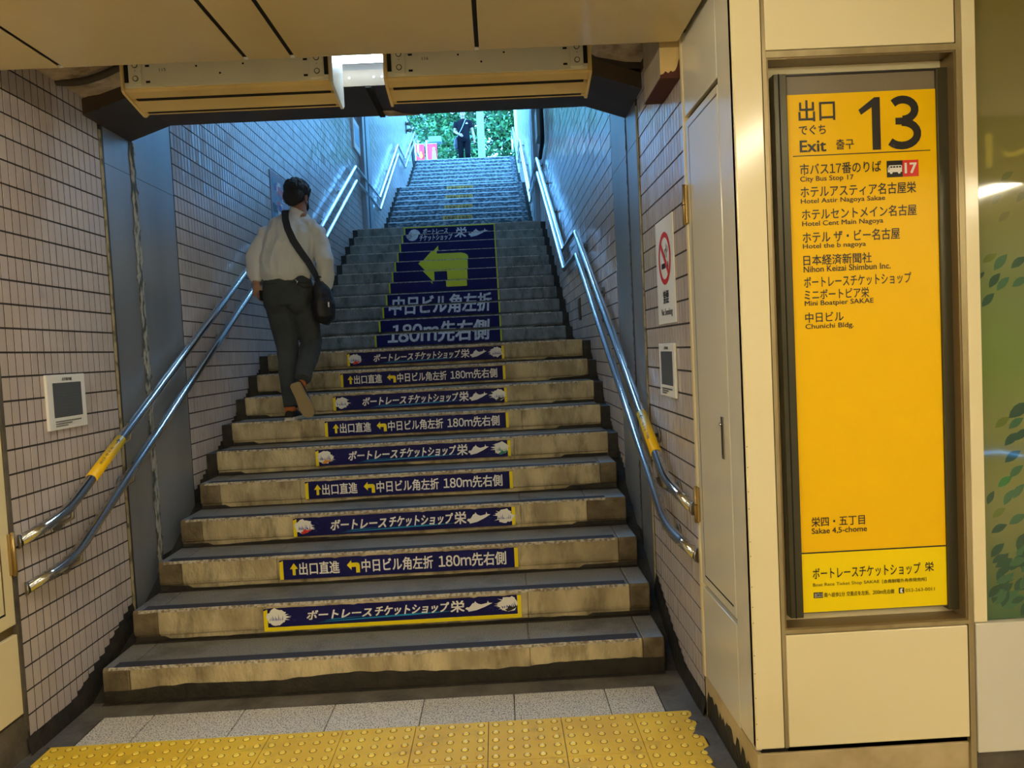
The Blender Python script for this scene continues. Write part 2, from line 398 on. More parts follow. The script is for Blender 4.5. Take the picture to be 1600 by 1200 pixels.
# ---- hall shell behind the camera
hw = thing('wall_back', 'plain cream wall at the far side of the concourse', 'wall', kind='structure'); box('wall_face', -6, 8, -7.7, -7.6, 0, 2.8, CREAMW, hw)
hw = thing('wall_side', 'plain cream wall closing the concourse end', 'wall', kind='structure'); box('wall_face', -6.1, -6, -7.6, -1.05, 0, 2.8, CREAMW, hw)
hw = thing('wall_end', 'cream wall closing the other concourse end', 'wall', kind='structure'); box('wall_face', 8, 8.1, -7.6, -1.0, 0, 2.8, CREAMW, hw)
hw = thing('wall_front', 'cream panelled wall left of the stair opening', 'wall', kind='structure'); box('wall_face', -6, -0.0925, -1.05, -0.9, 0, 2.8, CREAM, hw)
# ---- concrete over the opening
cs = thing('concrete_soffit', 'rough stained concrete soffit above the stair opening', 'concrete', kind='structure')
box('soffit', -0.5, 3.1, -0.5, 0.36, 3.02, 3.2, CONC, cs)
bm = bmesh.new()
lump = [(-0.5, 2.905), (-0.06, 2.875), (0.02, 2.885), (0.16, 2.93), (0.34, 2.99), (0.40, 3.03), (-0.5, 3.03)]
mesh('soffit_lump', [(x, -0.5, z_) for x, z_ in lump] + [(x, 0.335, z_ - .0) for x, z_ in lump],
     [tuple(range(6, -1, -1))[::-1], tuple(range(7, 14))[::-1]] + [(i, 7 + i, 7 + (i + 1) % 7, (i + 1) % 7) for i in range(7)], CONC, cs)
lump2 = [(3.1, 2.99), (2.68, 2.93), (2.60, 2.935), (2.46, 2.965), (2.36, 3.03), (3.1, 3.03)]
mesh('soffit_lump', [(x, -0.5, z_) for x, z_ in lump2] + [(x, 0.335, z_) for x, z_ in lump2],
     [tuple(range(6)), tuple(range(11, 5, -1))] + [(i, (i + 1) % 6, 6 + (i + 1) % 6, 6 + i) for i in range(6)], CONC, cs)
box('upstand', -0.5, 3.1, -0.52, -0.505, 2.722, 3.2, BLACK, cs)
# ---- beam casing with haunches
bc = thing('beam_casing', 'dark steel beam casing with sloped ends over the stair opening', 'beam', kind='structure')
under = [(XL - .01, 2.785), (0.16, 2.868), (2.46, 2.872), (XR + .01, 2.795)]
YF, YB = 0.33, 0.80
mb = MB()
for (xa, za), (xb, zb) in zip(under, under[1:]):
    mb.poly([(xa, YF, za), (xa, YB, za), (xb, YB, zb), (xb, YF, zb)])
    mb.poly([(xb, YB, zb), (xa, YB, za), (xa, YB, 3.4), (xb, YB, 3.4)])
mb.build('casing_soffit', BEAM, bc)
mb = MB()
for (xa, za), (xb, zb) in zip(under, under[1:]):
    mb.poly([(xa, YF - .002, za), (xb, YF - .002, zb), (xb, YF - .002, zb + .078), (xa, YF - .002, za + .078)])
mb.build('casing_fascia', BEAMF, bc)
box('casing_joint', 1.315, 1.345, YF, YB, 2.862, 2.868, BLACK, bc)
box('casing_core', XL, XR, YF + .004, YB - .004, 2.90, 3.3, BEAM, bc)
mesh('peeled_patch', [(1.33, .70, 2.866), (1.36, .795, 2.864), (1.56, .795, 2.864), (1.45, .76, 2.865), (1.40, .70, 2.866)], [(0, 1, 2, 3, 4)], CONC, bc)
for x in (1.24, 1.36, 1.40): tube('casing_screw', [(x, YF - .002, 2.91), (x, YF - .006, 2.91)], .006, CHROMED, bc, 8)
# ---- walls beside the stairs
def tiles(name, parent, side, y0, y1, zlo, zhi, phase, singles=0, pitch=.049, single_mat=TILE_S, order=None):
    """bonded vertical tiles standing proud of the grout; side +1 faces +X (left wall)"""
    x = XL if side > 0 else XR; s = side
    cells = []
    n = int(round((y1 - y0) / pitch)); p = (y1 - y0) / n
    for c in range(n):
        ya = y0 + c * p; yb = ya + p; ym = (ya + yb) / 2
        lo = zlo(ym); hi = zhi(ym); k = math.floor((lo - phase) / .098)
        while phase + k * .098 < hi:
            za = max(phase + k * .098, lo); zb = min(phase + (k + 1) * .098, hi)
            if zb - za > .012: cells.append((ya, yb, za, zb))
            k += 1
    def geo(ya, yb, za, zb):
        g = .0026; gz = .0030; b = .0012
        j = [x - s * random.uniform(0, .0010) for _ in range(4)]
        tilt = random.gauss(0, .0004); 
        f = [(x + tilt, ya + g + b, za + gz + b), (x - tilt, yb - g - b, za + gz + b), (x - tilt, yb - g - b, zb - gz - b), (x + tilt, ya + g + b, zb - gz - b)]
        k_ = [(x - s * .006, ya + g, za + gz), (x - s * .006, yb - g, za + gz), (x - s * .006, yb - g, zb - gz), (x - s * .006, ya + g, zb - gz)]
        return f + k_
    F = [(0, 1, 2, 3), (4, 5, 1, 0), (5, 6, 2, 1), (6, 7, 3, 2), (7, 4, 0, 3)]
    if s < 0: F = [tuple(reversed(f)) for f in F]
    if singles:
        cells.sort(key=order)
        for c in cells[:singles]: mesh('tile', geo(*c), F, single_mat, parent)
        cells = cells[singles:]
    vs = []; fs = []
    for c in cells:
        b = len(vs); vs += geo(*c); fs += [tuple(b + i for i in f) for f in F]
    if vs: tag(mesh(name, vs, fs, TILE, parent), kind='stuff')
def near_lo(yv):                                            # lower edge of the near tiles, ragged towards the gutter
    return 0.07 if yv < -.12 else 0.07 + (yv + .12) * .36 + max(0, yv - .1) * .12
def far_lo(yv): return slope_z(yv) - .12
def hall_hi(yv): return 2.88
def wall_top(yv):
    if yv < 13.6: return min(3.45 + max(0, yv - .8) * .42, 7.6)
    return 7.5
for side, nm in ((1, 'left'), (-1, 'right')):
    x = XL if side > 0 else XR; s = side
    wl = thing('wall_' + nm, 'tiled and steel-panelled wall on the %s of the stairs' % nm, 'wall', kind='structure')
    def wbox(n, a, b, y0, y1, z0, z1, m, **k):
        return box(n, min(x - s * a, x - s * b), max(x - s * a, x - s * b), y0, y1, z0, z1, m, wl, **k)
    # grout backing
    def backing(y0, y1, top=None):
        N = max(2, int((y1 - y0) / .4) + 1); vs = []; fs = []
        for i in range(N + 1):
            yv = y0 + (y1 - y0) * i / N; t = (top or wall_top)(yv)
            vs += [(x - s * .0020, yv, -0.05), (x - s * .0020, yv, t), (x - s * .25, yv, t), (x - s * .25, yv, -0.05)]
        for i in range(N):
            for k in range(4):
                f = (4 * i + k, 4 * i + 4 + k, 4 * i + 4 + (k + 1) % 4, 4 * i + (k + 1) % 4)
                fs.append(f)
        fs += [(0, 1, 2, 3), tuple(4 * N + k for k in (3, 2, 1, 0))]
        mesh('wall_backing', vs, fs, GROUT, wl)
    backing(-0.43, 0.475, lambda v: 3.05); backing(0.475, 1.325, lambda v: 3.5); backing(1.325, 13.6); 
    if side > 0: backing(13.6, 17.2)
    else: backing(13.6, 16.6, lambda v: 10.5)
    phase = .158 if side > 0 else .140
    tiles('tile_field', wl, side, -0.425, 0.462, near_lo, hall_hi, phase, 300 if side > 0 else 0,
          order=lambda c: (-(c[3] - c[2] > .08), c[0] * 1.0 + abs((c[2]) - 1.2) * .35))
    tiles('tile_field', wl, side, 1.335, 8.25, far_lo, wall_top, phase, 0)
    if side > 0: tiles('tile_field', wl, side, 8.9, 17.2, far_lo, wall_top, phase, 0)
    else: tiles('tile_field', wl, side, 8.9, 15.4, far_lo, lambda v: 9.2, phase, 0)
    # coping and pale end pier
    if side > 0: wbox('coping', -.012, .26, 13.6, 17.3, 7.5, 7.53, BEAM)
    else: wbox('end_pier', -.02, .25, 15.4, 16.7, 5.0, 10.5, FIXW, bev=.01)
    # steel panels, their joint and edge beads
    for (ya, yb) in ((0.50, 0.792), (0.824, 1.325)):
        wbox('steel_panel', 0.0, .02, ya, yb, slope_z((ya + yb) / 2) - .25, 3.45, STEEL, bev=.002, seg=1)
        wbox('steel_panel_seam', -.0006, .0, ya + .004, yb - .004, 2.60, 2.603, BEAM)
    vs = []; N = 60
    N = 130
    for i in range(N + 1):
        zz = .30 + 2.49 * i / N
        a = .786 - abs(random.gauss(0, .016)); b = .828 + abs(random.gauss(0, .014))
        if side < 0: a = .803; b = .815
        vs += [(x + s * .003, a, zz), (x + s * random.uniform(.003, .007), (a + b) / 2, zz), (x + s * .003, b, zz)]
    fs = []
    for i in range(N):
        for k in (0, 1): fs.append((3 * i + k, 3 * i + k + 1, 3 * i + 4 + k, 3 * i + 3 + k))
    mesh('sealant_joint', vs, fs, SEAL if side > 0 else BEAM, wl)
    vs = []; fs = []; N = 60
    for i in range(N + 1):
        zz = .16 + 2.6 * i / N
        vs += [(x + s * .002, .462 - random.uniform(0, .006), zz), (x + s * .008, .474 + random.uniform(-.003, .003), zz), (x + s * .001, .485 + random.uniform(0, .004), zz)]
    for i in range(N):
        for k in (0, 1): fs.append((3 * i + k, 3 * i + k + 1, 3 * i + 4 + k, 3 * i + 3 + k))
    mesh('edge_bead', vs, fs, SEALC, wl)
    wbox('edge_strip', -.004, .02, .484, .499, .15, 3.0, BEAM)
    # grimy mortar skirting
    vs = []; fs = []; N = 40
    for i in range(N + 1):
        yv = -.45 + 1.8 * i / N
        if yv < .47: t = near_lo(yv) + random.uniform(-.004, .012)
        else: t = slope_z(yv) - .20 + random.uniform(-.01, .01)
        vs += [(x + s * .004, yv, t), (x + s * (.014 if yv < .9 else .008), yv, t - .05), (x + s * .018, yv, max(t - .5, -.01))]
    for i in range(N):
        for k in (0, 1): fs.append((3 * i + k, 3 * i + k + 1, 3 * i + 4 + k, 3 * i + 3 + k))
    mesh('mortar_skirting', vs, fs, GUT, wl)
    # cream shutter-pocket post beside the opening
    mb = MB()
# gutters
gt = thing('gutter_bed', 'black grimy drain channels along both sides of the stairs', 'gutter', kind='structure')
for xa, xb in ((XL, 0.02), (W - .02, XR)):
    N = 44; vs = []; fs = []
    for i in range(N + 1):
        yv = -.02 + 19 * i / N; zz = slope_z(max(yv, 0)) - .19 if yv > 0.05 else -.01
        vs += [(xa, yv, zz), (xb, yv, zz)]
    fs = [(2 * i, 2 * i + 1, 2 * i + 3, 2 * i + 2) for i in range(N)]
    mesh('channel_bed', vs, fs, GUT, gt)
# ---- the stairs
st = thing('staircase', 'long concrete staircase rising in four flights to the street', 'stairs', kind='structure')
def step_prof(yr, zt, ye, first=False):
    b = zt - H
    return [(yr, zt - .012), (yr + .006, zt), (ye + .02, zt), (ye + .02, b - .02), (yr + .016, b - .02), (yr + .016, b + .028), (yr + .004, b + .034), (yr, b + .05)]
def stone(name, yr, zt, ye, x0, x1, m, parent, jit=0.0, rnd=0.006):
    pr = step_prof(yr + jit, zt, ye); n = len(pr)
    vs = []
    secs = [(x0, rnd * .6), (x0 + rnd, 0), (x1 - rnd, 0), (x1, rnd * .6)]
    for xx, ins in secs: vs += [(xx, yy + (ins if yy < yr + .1 else 0), zz - (ins if zz > zt - .02 else 0)) for yy, zz in pr]
    fs = [tuple(range(n - 1, -1, -1))]; mi = [0]
    for k in range(3):
        for i in range(n):
            j = (i + 1) % n
            fs.append((k * n + i, k * n + j, (k + 1) * n + j, (k + 1) * n + i)[::-1]); mi.append(1 if i == 1 else 0)
    fs.append(tuple(3 * n + i for i in range(n))); mi.append(0)
    vs2 = vs; me = bpy.data.meshes.new(name); me.from_pydata(vs2, [], [tuple(reversed(f)) for f in fs]); me.update()
    me.polygons.foreach_set('material_index', mi)
    me.materials.append(m); me.materials.append(TREAD if m in (RISER, ENDST) else m)
    return link(name, me, None, parent)
JX = {0: [1.98], 1: [1.99], 2: [.64], 3: [1.99], 4: [.62], 5: [1.98], 6: [2.05], 7: [.9], 8: [1.5], 9: [.8]}
for i, (yr, zt, ye, f) in enumerate(STEPS):
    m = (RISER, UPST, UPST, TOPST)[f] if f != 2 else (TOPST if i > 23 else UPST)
    ye2 = ye
    if i < 5:
        s0 = stone('step', yr, zt, ye2, 0.125, JX[i][0] - .001, m, st)
        stone('stone', yr, zt, ye2, 0.0, 0.122, ENDST, s0, jit=random.uniform(0, .003))
        re = 2.38 if i == 3 else 2.51
        stone('stone', yr, zt, ye2, JX[i][0] + .001, re - .001, m, s0, jit=random.uniform(-.002, .003))
        stone('stone', yr, zt, ye2, re + .002, W, ENDST, s0, jit=random.uniform(0, .003))
    elif i < 10:
        s0 = stone('step', yr, zt, ye2, 0.0, JX[i][0] - .001, m, st)
        stone('stone', yr, zt, ye2, JX[i][0] + .001, W, m, s0, jit=random.uniform(-.001, .002))
    else:
        s0 = stone('step', yr, zt, ye2, 0.0, W, m, st)
    if i >= 5:
        for xa, xb in ((XL + .001, -.002), (W + .002, XR - .001)):
            box('gutter_block', xa, xb, yr + .004, ye2, zt - H - .02, zt - .012, GUT, s0)
    # dark anti-slip inlay set back from the edge, with a worn pale edge before it
    box('nosing_strip', .05 if i < 5 else .01, W - (.12 if i < 5 else .01), yr + .007, yr + .068, zt, zt + .0015, NOSE, s0)
    vs = []; N = 60 if i < 12 else 8
    for k in range(N + 1):
        xx = .03 + (W - .15) * k / N
        vs += [(xx, yr - .0012, zt - (.010 if i < 21 else .013) - random.uniform(0, .005 if i < 10 else .001)), (xx, yr + .003, zt + .0008), (xx, yr + .008, zt + .0012)]
    fs = []
    for k in range(N):
        fs += [(3 * k, 3 * k + 3, 3 * k + 4, 3 * k + 1), (3 * k + 1, 3 * k + 4, 3 * k + 5, 3 * k + 2)]
    mesh('nosing_edge', vs, fs, NEDGE if i < 21 else NEDGEW, s0)
box('drain_cap', 1.63, 1.67, .12, .16, H, H + .002, CHROMED, st)
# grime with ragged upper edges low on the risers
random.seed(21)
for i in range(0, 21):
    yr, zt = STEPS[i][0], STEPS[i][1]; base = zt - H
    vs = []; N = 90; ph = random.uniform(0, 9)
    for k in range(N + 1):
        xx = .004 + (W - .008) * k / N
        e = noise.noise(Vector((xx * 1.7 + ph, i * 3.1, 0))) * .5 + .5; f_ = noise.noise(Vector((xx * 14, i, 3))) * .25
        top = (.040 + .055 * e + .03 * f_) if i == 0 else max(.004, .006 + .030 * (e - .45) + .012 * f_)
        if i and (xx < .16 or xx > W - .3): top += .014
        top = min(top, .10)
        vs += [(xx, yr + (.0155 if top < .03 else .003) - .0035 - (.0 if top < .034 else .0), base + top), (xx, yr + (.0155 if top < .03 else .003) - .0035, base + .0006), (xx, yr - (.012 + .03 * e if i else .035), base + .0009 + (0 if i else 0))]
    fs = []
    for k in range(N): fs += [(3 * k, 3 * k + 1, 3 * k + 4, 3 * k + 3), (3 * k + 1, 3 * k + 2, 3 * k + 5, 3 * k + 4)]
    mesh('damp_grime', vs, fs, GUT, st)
# slab under the stairs so no sky shows through
mb = MB()
for i, (yr, zt, ye, f) in enumerate(STEPS):
    mb.box(XL - .2, XR + .2, yr + .03, ye + .03, zt - H - .5, zt - H - .03)
mb.build('stair_slab', GUT, st)
# ---- ceiling above the stairs (covered part)
sc_ = thing('ceiling_stairs', 'sloping plaster ceiling above the lower flights', 'ceiling', kind='structure')
mesh('sloping_soffit', [(XL - .25, .78, 3.4), (XR + .25, .78, 3.4), (XR + .25, 9.4, 7.07), (XL - .25, 9.4, 7.07),
     (XL - .25, .78, 3.6), (XR + .25, .78, 3.6), (XR + .25, 9.4, 7.3), (XL - .25, 9.4, 7.3)], BOXF, FIXW, sc_)
for k, (yv, ln) in enumerate(((2.6, .6), (5.6, .6), (8.3, .6))):  # unseen fill lamps, added to bring blue light onto the stair walls
    zc = 3.4 + (yv - .78) * (8.95 - 3.4) / (13.8 - .78)
    h_ = thing('stair_fill_light', 'added unseen fill lamp under the sloping stair ceiling, ' + ('nearest the beam', 'above the first landing', 'above the middle landing', 'nearest the exit')[k], 'lamp', (1.3, yv, zc - .1), group='added fill lamps under the stair ceiling')
    box('housing', .7, 1.9, yv - .06, yv + .06, zc - .12, zc - .06, FIXW, h_)
    for xx in (.8, 1.75): box('hanger', xx, xx + .03, yv - .02, yv + .02, zc - .07, zc + .05, FIXW, h_)
    tube('tube', [(.72, yv, zc - .14), (1.88, yv, zc - .14)], .016, FILLS, h_, 10)
# ---- steel posts at the upper landing
for nm, x0, x1 in (('left', XL - .01, XL + .075), ('right', XR - .075, XR + .01)):
    p = thing('steel_post', 'grey steel gate post on the %s side of the middle landing' % nm, 'post', kind='structure')
    box('post_body', x0, x1, 8.25, 8.9, 3.2, 7.5, STEEL if nm == 'left' else STEEL, p, bev=.004)
    box('post_groove', (x1 - .001) if nm == 'left' else x0 - .004, (x1 + .004) if nm == 'left' else x0 + .001, 8.45, 8.52, 3.36, 7.4, BLACK, p)
# ================================================================ FRONT PIER AND SIGN WALL (right)
YP = -1.05
pr_ = thing('pillar_right', 'cream enamel clad pillar holding the yellow exit sign', 'pillar', kind='structure')
box('pillar_core', 2.70, 3.40, -0.97, -0.5, 0, 2.8, NICHE, pr_)
box('pillar_core', 2.70, 2.79, -1.04, -0.9, .19, 2.74, NICHE, pr_)
box('corner_panel', 2.68, 2.774, YP, YP + .03, .19, 2.74, CREAM, pr_, bev=.004)
box('upper_panel', 2.787, 3.388, YP, YP + .03, 2.436, 2.74, CREAM, pr_, bev=.003)
box('lower_panel', 2.789, 3.388, YP, YP + .03, .192, .565, CREAM, pr_, bev=.003)
box('pillar_core', 2.79, 3.40, -1.03, -0.9, .0, .57, NICHE, pr_)
box('pillar_core', 2.79, 3.40, -1.03, -0.9, 2.41, 2.74, NICHE, pr_)
box('frame_stile', 2.776, 2.788, YP + .002, YP + .03, .19, 2.74, FRAMEM, pr_)
box('frame_stile', 3.392, 3.410, YP + .002, YP + .04, .0, 2.74, FRAMEM, pr_)
box('frame_rail', 2.788, 3.392, YP + .001, YP + .03, 2.413, 2.433, FRAMEM, pr_)
box('frame_rail', 2.788, 3.392, YP + .001, YP + .03, .569, .582, FRAMEM, pr_)
box('niche_back', 2.79, 3.40, -0.975, -0.972, .58, 2.413, CREAM, pr_)
box('niche_return', 3.385, 3.3915, YP + .004, -0.975, .582, 2.413, NICHE, pr_)
box('niche_return', 2.788, 2.794, YP + .004, -0.975, .582, 2.413, NICHE, pr_)
box('niche_return', 2.794, 3.385, YP + .004, -0.975, 2.407, 2.413, NICHE, pr_)
box('niche_sill', 2.794, 3.385, YP + .004, -0.975, .582, .588, NICHE, pr_)
box('plinth_stone', 2.695, 3.392, YP + .012, -0.9, 0.0, .168, BASEST, pr_, bev=.004)
box('plinth_gap', 2.70, 3.39, YP + .02, -0.9, .168, .192, BLACK, pr_)
for k in range(14):
    zz = .22 + .075 * k + random.uniform(-.02, .02)
    tube('rust_pit', [(2.6835, YP + .0005, zz), (2.6835, YP - .0008, zz)], .0016, RUST, pr_, 6)
# right of the pillar: pale strip, printed glass, lower panel
wr = thing('wall_mural', 'wall bay with leaf-printed green glass right of the pillar', 'wall', kind='structure')
box('pale_strip', 3.412, 3.456, YP + .003, YP + .05, .572, 2.74, CREAM, wr, bev=.002)
box('base_panel', 3.414, 4.6, YP - .003, YP + .03, .137, .569, CREAMW, wr, bev=.003)
box('base_panel', 4.606, 5.8, YP - .003, YP + .03, .137, .569, CREAMW, wr)
box('wall_core', 3.41, 8.0, YP + .04, YP + .2, .0, 2.8, NICHE, wr)
box('base_kick', 3.412, 8.0, YP + .02, YP + .04, 0, .135, CEM, wr)
GL = mat('green_printed_glass', (0.2, 0.25, 0.05), 0.05, spec=.6, coat=.6)
n = GL.node_tree; g = n.nodes.new('ShaderNodeNewGeometry'); sp = n.nodes.new('ShaderNodeSeparateXYZ'); mr = n.nodes.new('ShaderNodeMapRange'); rp = n.nodes.new('ShaderNodeValToRGB')
mr.inputs['From Min'].default_value = .55; mr.inputs['From Max'].default_value = 2.6
n.links.new(g.outputs['Position'], sp.inputs[0]); n.links.new(sp.outputs['Z'], mr.inputs[0]); n.links.new(mr.outputs[0], rp.inputs[0]); n.links.new(rp.outputs[0], n.nodes['Principled BSDF'].inputs['Base Color'])
e = rp.color_ramp.elements; e[0].position = 0; e[0].color = (.03, .10, .035, 1); e[1].position = 1; e[1].color = (.16, .13, .035, 1)
for ps, c in ((.16, (.15, .17, .05, 1)), (.33, (.17, .19, .055, 1)), (.42, (.12, .19, .035, 1)), (.55, (.12, .17, .05, 1)), (.70, (.24, .22, .08, 1))):
    q = e.new(ps); q.color = c
box('printed_glass', 3.458, 8.0, YP + .02, YP + .032, .572, 2.74, GL, wr)
LC = [mat('leaf_print_%s' % a, c, .06, spec=.6, coat=.6) for a, c in (('deep', (.012, .06, .03)), ('mid', (.03, .11, .045)), ('olive', (.10, .14, .02)), ('bright', (.02, .15, .03)), ('faint', (.15, .16, .06)))]
LEAF = [(0, 0), (.18, .16), (.40, .25), (.62, .24), (.82, .13), (1.0, 0), (.82, -.10), (.62, -.17), (.40, -.18), (.18, -.10)]
def leaf(cx, cz, L, ang): ca, sa = math.cos(ang), math.sin(ang); return [(cx + L * (a * ca - b * sa), cz + L * (a * sa + b * ca)) for a, b in LEAF]
polys = []; mis = []
def L(px, py, Lp, ang, c):                              # a leaf of the print, sized in metres
    polys.append(leaf(px, py, Lp, ang)); mis.append(c)
for px, pz, l_, a_, c_ in ((3.475, 1.742, .055, .5, 2), (3.512, 1.715, .068, .85, 1), (3.568, 1.72, .062, .6, 0), (3.495, 1.66, .06, .9, 0), (3.52, 1.65, .06, .8, 1),
        (3.57, 1.66, .06, .5, 1), (3.47, 1.60, .06, .8, 0), (3.462, 1.69, .03, .9, 0), (3.51, 1.925, .045, .8, 4), (3.54, 2.0, .05, .6, 4), (3.53, 1.87, .05, .7, 4), (3.59, 1.93, .05, .8, 4),
        (3.505, 1.205, .06, .6, 2), (3.55, 1.235, .09, .55, 0), (3.55, 1.20, .06, .6, 1), (3.535, 1.145, .065, .7, 0), (3.57, 1.16, .06, .7, 0), (3.535, 1.09, .065, .6, 0),
        (3.51, 1.01, .06, .6, 3), (3.55, 1.04, .06, .7, 1), (3.475, .955, .05, 1.1, 0), (3.53, .95, .06, 1.0, 1), (3.49, .91, .055, .6, 2), (3.56, .97, .06, .9, 1),
        (3.485, .86, .06, .45, 0), (3.545, .885, .065, .5, 1), (3.58, .80, .06, 1.2, 0), (3.525, .72, .06, 1.1, 0), (3.57, .76, .07, 1.1, 1), (3.50, .70, .06, 1.0, 0)):
    L(px, pz, l_, a_, c_)
random.seed(11)
for k in range(160):
    px = random.uniform(3.47, 4.9); pz = random.choice((random.uniform(.58, 1.22), random.uniform(1.45, 1.95), random.uniform(.58, .9)))
    if px < 3.64 and pz > .74: continue
    L(px, pz, random.uniform(.05, .075), random.uniform(.3, 1.2), random.choice((0, 0, 1, 1, 2, 3) if pz < 1.7 else (4, 4, 1)))
for k in range(40):
    L(random.uniform(3.465, 3.7), random.uniform(.575, .80), random.uniform(.05, .075), random.uniform(.3, 1.2), random.choice((0, 1, 0)))
polys = [[(a, min(max(b, .574), 2.7)) for a, b in p if a > 3.46] for p in polys]
mis = [m for p, m in zip(polys, mis) if len(p) > 2]; polys = [p for p in polys if len(p) > 2]
mbl = MB()
for i_, (p_, m_) in enumerate(zip(polys, mis)): mbl.poly([(a, YP + .0198 - .000004 * i_, b) for a, b in p_], m_)
tag(mbl.build('leaf_print', LC, wr), kind='stuff')
# ---- side wall of the pillar: pale service door
dr = thing('door_1', 'pale enamel service door with brass hinges in the pillar side', 'door', kind='structure')
XD = 2.68
box('door_core', XD + .02, XD + .3, -0.90, -0.43, 0, 2.8, NICHE, dr)
box('door_jamb', XD - .004, XD + .02, -0.455, -0.428, .17, 2.75, CREAM, dr, bev=.003)
box('upper_panel', XD, XD + .02, -0.885, -0.46, 2.415, 2.75, CREAMW, dr, bev=.003)
box('door_leaf', XD, XD + .02, -0.885, -0.46, .565, 2.395, CREAMW, dr, bev=.004)
box('door_seam', XD - .0008, XD, -0.878, -0.505, 2.36, 2.366, NICHE, dr)
box('door_seam', XD - .0008, XD, -0.508, -0.504, .60, 2.366, NICHE, dr)
box('door_seam', XD - .0008, XD, -0.86, -0.508, .600, .606, BLACK, dr)
box('lower_panel', XD, XD + .02, -0.885, -0.46, .175, .545, CREAMW, dr, bev=.003)
box('side_panel', XD, XD + .02, -1.046, -0.893, .185, 2.75, CREAMW, dr, bev=.003)
box('kick_board', XD + .004, XD + .02, -1.046, -0.43, .0, .172, BASEST, dr)
mb = MB(); random.seed(5)
yv = -1.03; pts = []
while yv < -0.43: pts.append((yv, .165 - abs(random.gauss(0, .02)) - (.05 if random.random() < .3 else 0))); yv += .02
for (ya, za), (yb, zb) in zip(pts, pts[1:]):
    mb.poly([(XD + .0028, ya, -.0), (XD + .0028, ya, za * .72), (XD + .0028, yb, zb * .72), (XD + .0028, yb, 0)])
mb.build('torn_black_membrane', GUT, dr)
for za, zb in ((2.0, 2.15), (.81, .95)):
    hg = box('hinge', XD - .012, XD + .0, -0.47, -0.440, za, zb, BRASS, dr, bev=.003)
    tube('hinge_pin', [(XD - .014, -.455, za - .004), (XD - .014, -.455, zb + .004)], .008, BRASS, hg, 10)
    box('hinge_gap', XD - .0245, XD - .004, -.468, -.442, (za + zb) / 2 - .001, (za + zb) / 2 + .001, BLACK, hg)
hd = box('slot_handle', XD - .004, XD, -.825, -.797, 1.115, 1.265, CHROMED, dr, bev=.0015)
box('handle_recess', XD - .0046, XD - .0041, -.818, -.804, 1.13, 1.235, OLIVE, hd)
tube('latch_knob', [(XD - .004, -.811, 1.238), (XD - .012, -.811, 1.238)], .006, CHROME, hd, 10)
# left counterpart
dl = thing('door_2', 'pale enamel service panels at the left end of the tiled wall', 'door', kind='structure')
XE = -0.07
box('door_core', XE - .3, XE - .02, -0.895, -0.43, 0, 2.8, NICHE, dl)
box('door_jamb', XE - .02, XE + .004, -0.45, -0.432, .10, 2.75, CEM, dl)
box('door_leaf', XE - .02, XE, -1.04, -0.455, .545, 2.395, CREAM, dl, bev=.004)
box('upper_panel', XE - .02, XE, -1.04, -0.455, 2.415, 2.75, CREAM, dl, bev=.004)
box('door_seam', XE, XE + .0008, -0.52, -0.513, .60, 2.36, NICHE, dl)
box('door_seam', XE, XE + .0008, -1.0, -0.513, .600, .608, BLACK, dl)
box('lower_panel', XE - .02, XE, -1.04, -0.452, .18, .505, CREAM, dl, bev=.004)
box('kick_board', XE - .02, XE - .004, -1.045, -0.43, 0, .17, CEM, dl)
hg = box('hinge', XE, XE + .012, -.472, -.44, .745, .91, BRASS, dl, bev=.003)
tube('hinge_pin', [(XE + .014, -.455, .74), (XE + .014, -.455, .915)], .008, BRASS, hg, 10)

